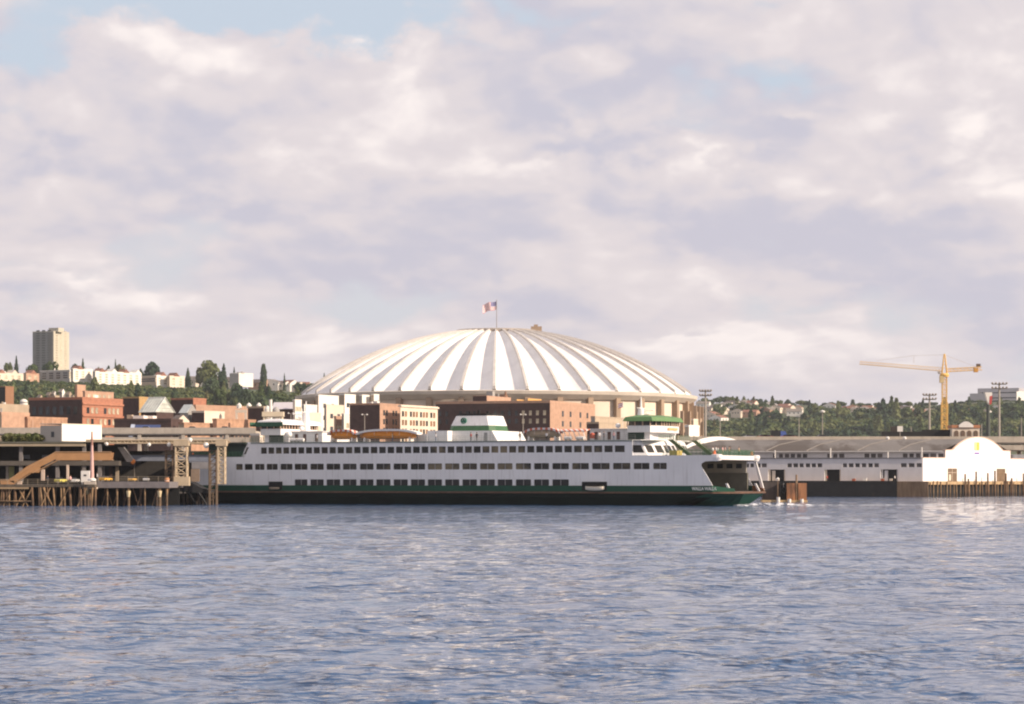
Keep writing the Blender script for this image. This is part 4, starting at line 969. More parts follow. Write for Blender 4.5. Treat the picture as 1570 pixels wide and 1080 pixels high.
# ---- front of the passenger cabin (both ends): bulging end wall with windows
def cabin_end(s):
    base = UT1 if s > 0 else UT0 - 1.0
    pts = [(base, -12.2), (base + s * 2.8, -11.2), (base + s * 5.2, -7), (base + s * 6.0, 0), (base + s * 5.2, 7), (base + s * 2.8, 11.2), (base, 12.2)]
    lean = 1.5
    def strip(nm, z0, z1, mtl, off=0., seg=None, trim=0.):
        m = MB()
        for i, (p, q) in enumerate(zip(pts[:-1], pts[1:])):
            if seg is not None and i not in seg: continue
            p, q = Vector(p), Vector(q); d_ = (q - p).normalized(); n_ = Vector((d_.y, -d_.x)) * (1 if s > 0 else -1); p = p + d_ * trim; q = q - d_ * trim
            def at(v, z): 
                k = (z - ZT0) / 3 * lean * s; return (v.x - k + n_.x * off, v.y + n_.y * off, z)
            m.add([at(p, z0), at(q, z0), at(q, z1), at(p, z1), at(p - n_ * .25, z0), at(q - n_ * .25, z0), at(q - n_ * .25, z1), at(p - n_ * .25, z1)],
                  [(0, 1, 2, 3), (5, 4, 7, 6), (3, 2, 6, 7), (1, 0, 4, 5), (0, 3, 7, 4), (2, 1, 5, 6)])
        return m.build(nm, mtl, FERRY)
    strip('cabin_front', ZT0 + .04, ZT1 + .1, ship_w)
    for i, n_ in ((0, 1), (1, 2), (2, 4), (3, 4), (4, 2), (5, 1)):
        p, q = Vector(pts[i]), Vector(pts[i + 1]); 
        for k in range(n_):
            a = p.lerp(q, (k + .14) / n_); b = p.lerp(q, (k + .86) / n_); d_ = (q - p).normalized(); nn = Vector((d_.y, -d_.x)) * (1 if s > 0 else -1)
            def at(v, z, o=.04): kk = (z - ZT0) / 3 * lean * s; return (v.x - kk + nn.x * o, v.y + nn.y * o, z)
            MB().add([at(a, 10.3), at(b, 10.3), at(b, 11.75), at(a, 11.75), at(a, 10.3, -.1), at(b, 10.3, -.1), at(b, 11.75, -.1), at(a, 11.75, -.1)], [(0, 1, 2, 3), (5, 4, 7, 6), (3, 2, 6, 7), (1, 0, 4, 5), (0, 3, 7, 4), (2, 1, 5, 6)]).build('front_window', ship_gl, FERRY)
cabin_end(1); cabin_end(-1)
m = MB(); m.box(UT1 - 3, UT1 + 3.6, -8.5, 10.5, ZT1 + .002, ZT1 + .12); m.box(UT0 - 4, UT0 + 3, -8.5, 10.5, ZT1 + .002, ZT1 + .12); m.build('bridge_deck', ship_w, FERRY)
# green stairs and platforms before the cabin
for s, b_ in ((1, UT1), (-1, UT0 - 1)):
    for y_ in (-5.2, 8.6):
        m = MB(); m.prism([(b_ + s * 4.6, ZT1 + .2), (b_ + s * 5.6, ZT1 + .2), (b_ + s * 9.6, ZT0 + .1), (b_ + s * 8.6, ZT0 + .1)][::s], y_, y_ + .7, 'y'); m.build('stair', mat('stair_green', (.085, .12, .05), .7, .2, 1), FERRY)
        rail([(b_ + s * 5.2, y_ - .1, ZT1 + .2), (b_ + s * 9.2, y_ - .1, ZT0 + .1)], 1.0, .8, 3, .05).build('stair_rail', mat('stair_green', (.11, .17, .06)), FERRY)
    m = MB(); m.box(min(b_ + s * 6.6, b_ + s * 8.2), max(b_ + s * 6.6, b_ + s * 8.2), -9.6, -6.6, ZT0 + .05, ZT0 + 1.0); m.build('yellow_locker', mat('locker_yellow', (.55, .42, .12), .7), FERRY)
# ---- deckhouses and wheelhouses
door_m = mat('ship_door_brown', (.10, .05, .04), .7)
def wheelhouse(s):
    nx = lambda px, yl: s * FU(px, yl)        # mirrored about amidships for the stern
    uf = FU(989, -8.4) + 1.6                # front edge station
    u0 = FU(957, -8.4)
    def bx(nm, mtl, a, b, y0, y1, z0, z1): 
        return part_box(FERRY, nm, mtl, min(s * a, s * b), max(s * a, s * b), y0, y1, z0, z1)
    # long deckhouse
    bx('deckhouse', ship_w, FU(905, -6), u0 + 1, -6.2, 6.2, ZT1 + .003, 14.95)
    bx('deckhouse_roof', ship_w, FU(905, -6) - .3, u0 - .3, -6.5, 6.5, 14.953, 15.1)
    for px in (914, 934, 948):
        bx('door', door_m, FU(px, -6.2) - .35, FU(px, -6.2) + .35, -6.26, -6.15, 12.95, 14.5)
    # lower body and its painted shade
    bx('lower_body', ship_w, u0 + .8, uf - 1.0, -7.2, 7.2, ZT1 + .13, 14.55)
    bx('shelter', mat('shelter_and_shade_green', (.022, .042, .032)), u0 + .4, uf - 2.2, -7.45, -7.22, ZT1 + .14, 14.3)  # thin dark panel in place of the shade on this side
    wx = [(u0 + .6, -8.2), (uf - .6, -8.2), (uf + .6, -5.0), (uf + .9, 0), (uf + .6, 5.0), (uf - .6, 8.2), (u0 + .6, 8.2)]
    P = [(s * x, y) for x, y in wx]; P = P if s > 0 else P[::-1]
    def grow(pts, d_): 
        c = sum(Vector(p) for p in map(Vector, pts)) if False else Vector((sum(p[0] for p in pts) / len(pts), sum(p[1] for p in pts) / len(pts)))
        return [(p[0] + d_ * math.copysign(1, p[0] - c.x), p[1] + (d_ * math.copysign(1, p[1]) if abs(p[1]) > .1 else 0)) for p in pts]
    m = MB(); m.prism(P, 14.3, 15.62, 'z'); m.build('wheelhouse_wall', ship_w, FERRY)
    m = MB(); m.prism(grow(P, -.18), 15.622, 16.48, 'z'); m.build('wheelhouse_window_band', ship_gl, FERRY)
    # mullions
    mm = MB()
    n_ = len(P)
    for i in range(n_):
        a, b = Vector(P[i]), Vector(P[(i + 1) % n_]); k = max(1, int((b - a).length / 1.25))
        for q in range(k):
            p = a.lerp(b, q / k); mm.tube((p.x, p.y, 15.6), (p.x, p.y, 16.5), .13, n=4)
    mm.build('window_post', mat('mullion_tan', (.55, .38, .28), .7), FERRY)
    Q0, Q1 = grow(P, .75), grow(P, -1.4)
    m = MB(); loft(m, [Q0, grow(P, .35), Q1], [16.482, 17.3, 17.7]); m.build('wheelhouse_roof', green_r if s > 0 else ship_w, FERRY)
    if s < 0: part_box(FERRY, 'shaded_roof_band', mat('shaded_roof_green', (.02, .09, .045), .6), -uf - .2, -u0 + .3, -8.98, -8.9, 16.1, 17.0); part_box(FERRY, 'shaded_roof_band', mat('shaded_roof_green', (.02, .09, .045), .6), -uf - 1.75, -uf - 1.65, -8.6, 8.6, 16.1, 17.0)  # dark panels carry the shaded green of the roof edge
    # name board
    if s > 0:
        k = MB(); k.box(uf + .92, uf + 1.0, -2.2, 3.2, 14.8, 15.25); k.build('name_board', mat('name_board_orange', (.75, .38, .16), .6), FERRY)
    else:
        pass
    # mast with yards, radar bar and domes
    ux = s * (u0 - .2); y_ = 1.5
    m = MB(); m.tube((ux, y_, 15.1), (ux, y_, 19.2), .95, .62, 12); m.tube((ux, y_, 19.2), (ux, y_, 21.6), .28, .1, 8); m.build('mast', mat('shoulder_white', (.8, .77, .74)), FERRY)
    m = MB(); m.bar((ux, y_ - 2.4, 19.3), (ux, y_ + 2.4, 19.3), .1); m.bar((ux + s * 1.6, y_ - 1.2, 18.2), (ux + s * 1.6, y_ + 1.2, 18.2), .14); m.bar((ux, y_, 18.0), (ux + s * 1.7, y_, 18.0), .1)
    m.bar((ux + s * 2.6, y_ - 1.0, 18.9), (ux + s * 2.6, y_ + 1.0, 18.9), .12); m.bar((ux, y_, 18.8), (ux + s * 2.6, y_, 18.8), .08); m.build('radar', mat('shoulder_white', (.8, .77, .74)), FERRY)
    MB().lathe([(.1, -.5), (.45, -.3), (.55, 0), (.45, .35), (.1, .5)], n=12).build('radome', mat('shoulder_white', (.8, .77, .74)), FERRY, (s * (u0 - 2.6), -5, 15.7))
    bx('wing_wall', ship_w, uf - 2.6, uf - 2.2, 8.2, 11.0, ZT1 + .13, 15.2); 
    rail([(s * (uf + 1.5), -9, ZT1 + .1), (s * (uf + 1.5), 9, ZT1 + .1)], 1.0, 1.2, 4, .05).build('railing', grn, FERRY)
wheelhouse(1); wheelhouse(-1)
# small flag at the bow wheelhouse
m = MB(); m.bar((FU(955, 0), 0, 15), (FU(955, 0), 0, 20.6), .05); m.build('flagstaff', trim_w, FERRY)
m = MB()
for j in range(5):
    m.cur = j % 2; x = FU(955, 0)
    m.add([(x, 0, 20.5 - .2 * j), (x - 1.1, .3, 20.2 - .2 * j), (x - 1.1, .3, 20.0 - .2 * j), (x, 0, 20.3 - .2 * j)], [(0, 1, 2, 3)])
m.build('flag', [mat('flag_red', (.55, .08, .09)), mat('flag_white', (.8, .78, .78))], FERRY)
# white satellite dome at the stern
cyl = MB().lathe([(.15, -.62), (.55, -.4), (.68, 0), (.55, .42), (.15, .62)], n=14).build('satellite_dome', mat('shoulder_white', (.8, .77, .74)), FERRY, (FU(443, -9), -9, 14.4)); MB().tube((FU(443, -9), -9, 12.7), (FU(443, -9), -9, 13.9), .15).build('dome_stand', ship_w, FERRY)
# ---- funnel
def funnel():
    ya, yb = -4.2, 4.2
    a0, a1 = FU(686, -4.2), FU(757, -4.2); b0, b1 = FU(694, -4.2), FU(751, -4.2)
    zt = 18.0; zc0, zc1 = 14.95, 16.0
    def ring(x0, x1, y0, y1, ch=1.0): return [(x0 + ch, y0), (x1 - ch, y0), (x1, y0 + ch), (x1, y1 - ch), (x1 - ch, y1), (x0 + ch, y1), (x0, y1 - ch), (x0, y0 + ch)]
    m = MB(); loft(m, [ring(a0, a1, ya, yb), ring(a0 + .25, a1 - .22, ya + .2, yb - .2)], [zc0, zc1]); m.build('funnel_green_band', mat('funnel_green', (.04, .12, .045), .5, .1), FERRY)
    m = MB(); loft(m, [ring(a0 + .26, a1 - .23, ya + .2, yb - .2), ring(b0, b1, ya + .7, yb - .7)], [zc1 + .002, zt]); m.build('funnel', ship_w, FERRY)
    m = MB(); loft(m, [ring(b0 + .1, b1 - .1, ya + .8, yb - .8), ring(b0 + .3, b1 - .3, ya + .9, yb - .9)], [zt + .002, zt + .45]); m.build('funnel_cap', dark_m, FERRY)
    for k in range(3): MB().tube((b0 + 2 + 2.0 * k, 0, zt + .3), (b0 + 2 + 2.0 * k, 0, zt + 1.0 + .2 * (k % 2)), .3, n=10).build('exhaust_pipe', dark_m, FERRY)
    # casing
    m = MB(); c0, c1 = FU(655, -7.5), FU(752, -7)
    m.prism([(FU(684, -7), ZT1 + .003), (c1 + 1.6, ZT1 + .003), (c1 + .3, 14.9), (FU(684, -7), 14.9)], -7.0, 8.0, 'y'); m.build('casing', ship_w, FERRY)
    m = MB(); m.box(FU(655, -9.5), FU(686, -9.5), -9.5, -7.1, ZT1 + .003, 14.9); m.build('casing_annex', ship_w, FERRY)
    m = MB(); m.box(FU(633, -8), FU(652, -8), -8, 2, ZT1 + .003, 14.3); m.build('vent_house', ship_w, FERRY)
    part_box(FERRY, 'door', mat('grey_door', (.3, .3, .3), .7), FU(742, -7.05), FU(747, -7.05), -7.06, -6.95, ZT1 + .1, 14.5)
    # round green emblem on the funnel side
    e = mat('emblem_green', (.02, .14, .09), .5); cx, cz = FU(711, -3.9), 17.0
    m = MB(); N = 28
    def rg_(r, q): return (cx + r * math.cos(q), cz + r * math.sin(q))
    yy0, yy1 = -4.12, -3.72
    for i in range(N):
        q0, q1 = 2 * math.pi * i / N, 2 * math.pi * (i + 1) / N
        m.prism([rg_(.46, q0), rg_(.62, q0), rg_(.62, q1), rg_(.46, q1)], yy0, yy1, 'y')
    m.prism([(cx - .30, cz - .28), (cx + .30, cz - .28), (cx + .02, cz + .40)], yy0, yy1, 'y'); m.prism([(cx - .36, cz - .06), (cx + .36, cz + .02), (cx + .30, cz - .16), (cx - .30, cz - .22)], yy0 - .01, yy1, 'y')
    m.build('emblem', e, FERRY)
funnel()
# ---- side openings with rescue boats
for (a, b), z0, z1 in ((d1, 3.0, 4.62), (d2, 2.95, 4.62)):
    part_box(FERRY, 'dark_opening_sheet', dark_m, a, b, -12.52, -12.485, z0, z1 - .0); part_box(FERRY, 'opening_back', dark_m, a, b, -12.28, -12.2, ZG + .01, 4.7)  # black sheets on the side, shade of the opening as colour
def hullshape(L, W_, H_, n=12):
    m = MB(); rings = []
    sec = [(-1, 1), (-.96, .6), (-.7, .2), (0, 0), (.7, .2), (.96, .6), (1, 1)]
    v = []; k = len(sec)
    for i in range(n + 1):
        s = i / n * 2 - 1; w_ = W_ / 2 * (1 - abs(s) ** 3) ** .6 + .03; hh = H_ * (1 + .12 * s * s)
        for a, b in sec: v.append((s * L / 2, a * w_, b * hh + (abs(s) ** 4) * H_ * .35 * (1 - b)))
    f = [(i * k + j, i * k + j + 1, (i + 1) * k + j + 1, (i + 1) * k + j) for i in range(n) for j in range(k - 1)]
    f += [(i * k, (i + 1) * k, (i + 1) * k + k - 1, i * k + k - 1) for i in range(n)]
    m.add(v, f); return m
def ship_to_world(u, y, z): return (FC[0] + fca * u + fsa * y, FC[1] - fsa * u + fca * y, z)
def boat_at(name, label, cat, u, y, z, group=None): return thing(name, label, cat, ship_to_world(u, y, z), -FA, group)
t = boat_at('rescue_boat', 'pale rescue boat resting in the dark side opening near the bow', 'rescue boat', FU(914), -12.9, 2.85)
hullshape(4.0, 1.1, .8).build('hull', mat('boat_cream', (.7, .62, .5), .5), t); part_box(t, 'thwart', mat('boat_tan', (.4, .3, .2), .7), -1.2, 1.2, -.3, .3, .82, .86)
t = boat_at('rescue_boat', 'small pale boat low in the dark side opening near the stern', 'rescue boat', FU(423), -12.9, 2.95)
hullshape(2.4, 1.0, .45).build('hull', mat('boat_tan', (.4, .3, .2), .5), t); part_box(t, 'thwart', mat('boat_cream', (.7, .62, .5), .7), -.7, .7, -.3, .3, .47, .5)
# ---- lifeboats under canopies on the top deck
stripe = bpy.data.materials.new('striped_canvas'); stripe.use_nodes = True
_t = NT(stripe.node_tree); _o = _t.new('ShaderNodeTexCoord').outputs['Object']; _s = _t.new('ShaderNodeSeparateXYZ'); _t.L.new(_o, _s.inputs[0])
_k = _t.math('GREATER_THAN', _t.math('SINE', _t.math('MULTIPLY', _t.math('ADD', _s.outputs[0], _t.math('MULTIPLY', _s.outputs[1], .6)), 6.283 / 1.1)), .1)
_t.L.new(_t.mix(_k, (.70, .62, .58), (.55, .13, .06)), _t.N['Principled BSDF'].inputs['Base Color']); _t.N['Principled BSDF'].inputs['Roughness'].default_value = .8
canvas = mat('white_canvas', (.78, .74, .70), .8, .05)
def lifeboat(label, pxa, pxb, hull_m, canopy_m, yl=-10.3, deep=False):
    u0, u1 = FU(pxa, yl), FU(pxb, yl); L = u1 - u0; t = boat_at('lifeboat', label, 'lifeboat', (u0 + u1) / 2, yl, ZT1 + .55, 'lifeboats on the upper deck')
    hullshape(L * .93, 2.5, 1.15).build('hull', hull_m, t)
    n = 14; pr = [(-L / 2 * .98 + L * .98 * i / n, 2.05 - .75 * abs(2 * i / n - 1) ** 3.2) for i in range(n + 1)]
    pol = pr + [(x, z - .42) for x, z in reversed(pr)]
    MB().prism(pol, -1.45, 1.0, 'y').build('canopy', canopy_m, t)
    m = MB()
    for q in range(5):
        x = -L * .4 + L * .8 * q / 4; m.bar((x, -1.2, .8), (x + .1, -1.2, 1.55), .05); m.bar((x, .8, .8), (x + .1, .8, 1.55), .05)
    m.build('canopy_post', canvas, t)
    m = MB()
    for x in (-L * .36, L * .36): m.prism([(-1.3, -.53), (1.3, -.53), (1.1, .35), (.8, .12), (-.8, .12), (-1.1, .35)], x - .15, x + .15, 'x')
    m.build('cradle', canvas, t)
    m = MB(); m.prism([(-L * .42, 1.1), (L * .42, 1.1), (L * .38, 1.5), (L * .2, 1.66), (-L * .2, 1.66), (-L * .38, 1.5)], -1.1, .9, 'y'); m.build('cover', hull_m, t)
    return t
lifeboat('orange lifeboat under a red and white striped canopy near the stern', 506, 549, orange, stripe)
lifeboat('long orange lifeboat under a bowed white canopy left of the funnel', 549, 645, orange, canvas)
lifeboat('tan lifeboat under a red striped canopy right of the funnel', 806, 862, mat('boat_tan', (.4, .3, .2)), stripe)
# slide frames and life-raft canisters
t = boat_at('slide_frame', 'row of white slanted frames under a striped top right of the striped lifeboat', 'frame', FU(862, -10.3), -10.3, ZT1 + .02)
L = FU(902, -10.3) - FU(862, -10.3); m = MB()
for q in range(6): m.bar((L * q / 5.5 - .2, -1.2, 2.0), (L * q / 5.5 + .5, -1.2, .1), .13)
m.build('strut', canvas, t); m = MB(); m.prism([(-1.3, 1.75), (.9, 2.15), (.9, 2.3), (-1.3, 1.95)], -.4, L, 'x'); m.build('canopy', stripe, t)
for lb, px in (('white life raft canister at the foot of the slanted frames, left one', 871), ('white life raft canister at the foot of the slanted frames, right one', 890), ('cream life raft canister below the white satellite dome at the stern', 450), ('pinkish white life raft canister right of the cream one at the stern', 461)):
    t = boat_at('raft_canister', lb, 'life raft canister', FU(px, -11.6), -11.6, ZT1 + .5, 'life raft canisters')
    MB().tube((-.75, 0, 0), (.75, 0, 0), .36, n=14).build('shell', canvas, t); m = MB(); m.box(-.5, -.4, -.35, .35, -.49, -.1); m.box(.4, .5, -.35, .35, -.49, -.1); m.build('cradle', deck_g, t)
MB().lathe([(.5, 0), (.5, .9), (.1, 1.1)], n=10).build('red_drum', mat('drum_red', (.5, .1, .05), .6), FERRY, (FU(908, -8), -8, ZT1 + .5))
# ---- people
PM = {}
def person_mesh(shirt, legs, i, pose=0):
    k = (shirt, legs, pose)
    if k in PM: return PM[k]
    V = [(0, 0, .95), (0, 0, 1.2), (0, 0, 1.42), (0, .0, 1.52), (0, .01, 1.62), (0, .02, 1.74),
         (.19, 0, 1.42), (.27, -.02, 1.14), (.24, -.14 if pose else -.03, .93), (.23, -.18 if pose else -.04, .84), (-.19, 0, 1.42), (-.27, -.02, 1.14), (-.26, -.03, .90), (-.25, -.04, .81),
         (.1, 0, .9), (.11, -.02, .5), (.12, .03, .08), (.13, -.14, .04), (-.1, 0, .9), (-.12, .02 + .06 * pose, .5), (-.13, .05, .08), (-.14, -.12, .04)]
    E = [(0, 1), (1, 2), (2, 3), (3, 4), (4, 5), (2, 6), (6, 7), (7, 8), (8, 9), (2, 10), (10, 11), (11, 12), (12, 13), (0, 14), (14, 15), (15, 16), (16, 17), (0, 18), (18, 19), (19, 20), (20, 21)]
    RAD = [.15, .14, .16, .06, .095, .085, .075, .05, .035, .04, .075, .05, .035, .04, .095, .065, .045, .045, .095, .065, .045, .045]
    me = bpy.data.meshes.new('p'); me.from_pydata(V, E, []); o = bpy.data.objects.new('p', me); COL.objects.link(o)
    o.modifiers.new('s', 'SKIN'); 
    for j, r in enumerate(RAD): me.skin_vertices[0].data[j].radius = (r, r * .8)
    me.skin_vertices[0].data[0].use_root = True
    sb = o.modifiers.new('b', 'SUBSURF'); sb.levels = 1; sb.render_levels = 1
    bpy.context.view_layer.update(); nm = bpy.data.meshes.new_from_object(o.evaluated_get(bpy.context.evaluated_depsgraph_get())); bpy.data.objects.remove(o)
    nm.materials.clear()
    for mm_ in (mat('skin', (.45, .27, .19), .6), shirt, legs): nm.materials.append(mm_)
    for p in nm.polygons:
        c = p.center; p.use_smooth = True
        p.material_index = 0 if (c.z > 1.5 or (abs(c.x) > .17 and c.z < 1.05 and c.z > .7)) else (1 if c.z > .95 else 2)
    PM[k] = nm; return nm
HAIR = MB().lathe([(.02, .13), (.08, .11), (.105, .04), (.1, -.03), (.085, -.05)][::-1], n=10).mesh('hair', mat('brown_hair', (.06, .035, .02), .8))
shirts = {'pink': mat('pink_shirt', (.75, .42, .40), .8), 'white': mat('white_shirt', (.75, .72, .70), .8), 'dark': mat('dark_jacket', (.04, .045, .06), .8), 'tan': mat('tan_jacket', (.40, .28, .18), .8), 'red': mat('red_jacket', (.5, .08, .05), .8)}
trs = {'blue': mat('blue_jeans', (.06, .09, .17), .8), 'dark': mat('dark_trousers', (.03, .03, .035), .8), 'khaki': mat('khaki_trousers', (.35, .27, .18), .8)}
def person(label, loc, rz, shirt, leg, pose=0, group=None):
    t = tag(obj('person', person_mesh(shirts[shirt], trs[leg], 0, pose), None, loc, rz), label, 'person', group)
    obj('hair', HAIR, t, (0, .02, 1.72)); return t
PP = [(1098, -6, 'white', 'blue', 'person in a white top at the bow rail just right of the near orange light'), (1093, 0, 'white', 'khaki', 'person in white at the bow rail, left of the pair in pink'), (1101, 4, 'white', 'dark', 'person in white top and dark trousers deep on the bow deck'),
      (1108, -4, 'pink', 'khaki', 'person in pink at the bow rail, left one of the pair'), (1112, 0, 'pink', 'blue', 'person in pink and jeans at the bow rail, right one of the pair'), (1118, 1, 'tan', 'dark', 'person in a tan jacket alone on the bow deck'),
      (1120, 6, 'dark', 'dark', 'person in dark clothes behind the tan jacket on the bow deck'), (1133, 8, 'tan', 'dark', 'person in a tan jacket beside the far orange light')]
for i, (px, yl, sh, lg, lb) in enumerate(PP):
    person(lb, ship_to_world(min(FU(px, yl), U_END + 1.2), yl, ZT0 + .04), -FA + random.uniform(1, 2.2), sh, lg, i % 2, 'people on the bow deck')
person('person in white standing before the brown door on the upper deck', ship_to_world(FU(919, -9.5), -9.5, ZT1 + .002), 0, 'white', 'khaki', 1)
for i, (px, sh, lb) in enumerate(((797, 'tan', 'person in a tan jacket just left of the striped lifeboat'), (640, 'dark', 'person in dark clothes at the right end of the long lifeboat'), (926, 'dark', 'person in dark clothes right of the one in white on the upper deck'))):
    person(lb, ship_to_world(FU(px, -11.2), -11.2, ZT1 + .002), .5 * i, sh, 'dark', 0)
for px, sh, lg, yl, lb in ((668, 'white', 'blue', -11.3, 'person in white leaning at the rail left of the funnel'), (722, 'red', 'dark', -11.3, 'person in a red jacket at the rail below the funnel'), (731, 'dark', 'dark', -11.2, 'person in dark clothes beside the red jacket below the funnel'),
        (602, 'tan', 'blue', -11.7, 'person in a tan jacket in front of the long lifeboat'), (838, 'white', 'dark', -11.8, 'person in white in front of the striped lifeboat'), (941, 'pink', 'blue', -11.4, 'person in pink near the bow end of the upper deck rail'), (486, 'white', 'khaki', -11.3, 'person in white on the upper deck near the stern doors')):
    person(lb, ship_to_world(FU(px, yl), yl, ZT1 + .002), random.uniform(0, 3), sh, lg, 0)
# bow wave and wake
def foam():
    m = bpy.data.materials.new('foam'); m.use_nodes = True; t = NT(m.node_tree); b = t.N['Principled BSDF']; b.inputs['Base Color'].default_value = (.75, .76, .78, 1); b.inputs['Roughness'].default_value = .8
    co = t.new('ShaderNodeTexCoord').outputs['Object']; n = t.noise(t.vec('MULTIPLY', co, (.5, 1.2, 1)), 1.2, 6, .7)[0]
    b.inputs['Alpha'].default_value = 1; t.L.new(t.ramp(n, .46, .60), b.inputs['Alpha'])
    mb = MB(); rg = random.Random(4); v = []; n_ = 150
    for i in range(n_ + 1):
        s = i / n_; x = PX(1120, 493) + s * 95; yc = 486.5 + 3 * math.sin(s * 3) + s * 34; wd = 1.6 + 2.2 * s + .5 * math.sin(i)
        hgt = .45 * math.exp(-((s - .08) / .07) ** 2) + .12
        v += [(x, yc - wd, .02), (x, yc - wd * .3, hgt), (x, yc + wd * .3, hgt), (x, yc + wd, .02)]
    f = [(4 * i + j, 4 * i + 4 + j, 4 * i + 5 + j, 4 * i + 1 + j) for i in range(n_) for j in range(3)]
    mb.add(v, f); tag(mb.build('wake_foam', m), kind='stuff')
foam()
# ================================================================ RIGHT PIER WITH THE LONG SHED
pile_m = mat('tarred_pile', (.17, .10, .055), .95, .3, .8, rgb2=(.07, .05, .04))
pile_t = mat('weathered_pile', (.30, .19, .10), .95, .25, .8, rgb2=(.12, .08, .05))
timber = mat('deck_timber', (.26, .17, .10), .9, .2, .8)
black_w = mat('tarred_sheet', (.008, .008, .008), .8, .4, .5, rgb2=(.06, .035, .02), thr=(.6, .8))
shed_w = mat('shed_side_grey', (.62, .585, .575), .7, .05, .3, streak=.14)  # side walls, greyer than the front
shed_f = mat('shed_white_front', (.80, .77, .74), .7, .02, .3)
shed_roof = mat('shed_roof_felt', (.16, .145, .135), .9, .15, .12, rgb2=(.085, .07, .06), thr=(.44, .56), stretch=(1, .3, 1))
rust_trim = mat('rust_red_trim', (.42, .12, .06), .8)
def pier():
    Y0 = 731.; a = R(15); q = R(50); X0 = PX(1415, Y0)
    P = thing('pier_shed', 'long grey pier shed with a curved white front wall and a dark low roof', 'pier shed', (X0, Y0, 0))
    e = Vector((-math.cos(a), math.sin(a))); g = Vector((math.cos(q), math.sin(q)))   # along the side to the left, along the front to the right
    zd = 4.45
    def W_(s, t, z): p = e * s + g * t; return (p.x, p.y, z)
    def tF(px): k = (px - 785) / FPX; return (k * Y0 - X0) / (g.x - k * g.y)
    def sF(px, t=0.): k = (px - 785) / FPX; return (k * (Y0 + g.y * t) - (X0 + g.x * t)) / (e.x - k * e.y)
    def zF(py, t, s=0): return PZ(py, Y0 + g.y * t + e.y * s)
    def quadbox(m, s0, s1, t0, t1, z0, z1):
        m.add([W_(s0, t0, z0), W_(s1, t0, z0), W_(s1, t1, z0), W_(s0, t1, z0), W_(s0, t0, z1), W_(s1, t0, z1), W_(s1, t1, z1), W_(s0, t1, z1)],
              [(0, 1, 2, 3), (7, 6, 5, 4), (0, 4, 5, 1), (1, 5, 6, 2), (2, 6, 7, 3), (3, 7, 4, 0)])
    SL = 78.0
    # side wall of the low aisle, in bands round its windows and doors
    low = [(1144.5, 1148.5), (1150, 1156), (1158.5, 1166), (1167.5, 1175.5), (1207, 1214), (1216, 1223.5), (1225.5, 1232), (1235, 1242), (1244, 1251), (1253, 1260.5), (1292, 1298.5), (1301, 1308.5), (1311, 1318), (1301.2, 1301.3), (1321, 1328), (1331, 1338), (1340, 1347.5), (1381, 1390), (1393, 1402), (1405, 1414)]
    low = [l for l in low if l[1] - l[0] > 1]
    doors = [(1177.5, 1204), (1264, 1289), (1350, 1377)]
    zt = 11.05; zw0, zw1 = zF(716.5, 0), zF(710.5, 0); zdoor = zF(720, 0)
    def sb(l, t=0.): return sorted((sF(b, t), sF(a_, t)) for a_, b in l)
    def band_(m, t0, t1, s0, s1, z0, z1, holes):
        c = s0
        for h0, h1 in holes:
            if h0 > c: quadbox(m, c, h0, t0, t1, z0, z1)
            c = max(c, h1)
        if s1 > c: quadbox(m, c, s1, t0, t1, z0, z1)
    m = MB()
    band_(m, 0, .3, 0.32, SL, zd, zdoor, sb(doors)); band_(m, 0, .3, 0.32, SL, zdoor + .001, zw0, []); band_(m, 0, .3, .32, SL, zw0 + .001, zw1, sb(low)); band_(m, 0, .3, .32, SL, zw1 + .001, zt, [])
    m.build('side_wall', shed_w, P)
    for l0, l1 in sb(low): m = MB(); quadbox(m, l0 - .02, l1 + .02, .14, .2, zw0, zw1); m.build('window', mat('shed_window', (.06, .05, .045), .3, .5, .2, objrand=.5), P)
    for i, (l0, l1) in enumerate(sb(doors)):
        m = MB(); quadbox(m, l0, l1, .7, .9, zd, zdoor); o = m.build('door_opening', dark_m, P)
        w_ = l1 - l0
        for f0_, f1_ in ((.04, .1), (.9, .96)) + (((.62, .8),) if i != 1 else ()):
            m = MB(); quadbox(m, l0 + w_ * f0_, l0 + w_ * f1_, .3, .5, zd, zdoor - (.3 if f0_ == .62 else 0)); m.build('door_leaf', cream if i != 0 else shed_w, P)
    # aisle roof and clerestory
    T1 = tF(1449); T2 = tF(1500); T3 = 2 * T2 - T1; TE = tF(1586)
    m = MB()
    m.add([W_(.3, -.3, zt + .01), W_(SL, -.3, zt + .01), W_(SL, T1 - .01, zt + .05), W_(.3, T1 - .01, zt + .05), W_(.3, -.3, zt + .2), W_(SL, -.3, zt + .2), W_(SL, T1 - .01, zt + .22), W_(.3, T1 - .01, zt + .22)],
          [(0, 1, 2, 3), (7, 6, 5, 4), (0, 4, 5, 1), (1, 5, 6, 2), (2, 6, 7, 3), (3, 7, 4, 0)]); m.build('aisle_roof', shed_roof, P)
    up = [(1150, 1156), (1185, 1190), (1194, 1200.5), (1203, 1210), (1212, 1219), (1221.5, 1228.5), (1230.5, 1237.5), (1268, 1274), (1277, 1284), (1286.5, 1294.5), (1325, 1333), (1335, 1343), (1345, 1353), (1384, 1391.5), (1394, 1401), (1404, 1411), (1415, 1424), (1426, 1435.5), (1438, 1447)]
    ze = 13.3; za0, za1 = PZ(701.5, Y0 + g.y * T1), PZ(695.5, Y0 + g.y * T1)
    m = MB(); band_(m, T1, T1 + .3, .32, SL, zt + .1, za0, []); band_(m, T1, T1 + .3, .32, SL, za0 + .001, za1, sb(up, T1)); band_(m, T1, T1 + .3, .32, SL, za1 + .001, ze, []); m.build('clerestory_wall', shed_w, P)
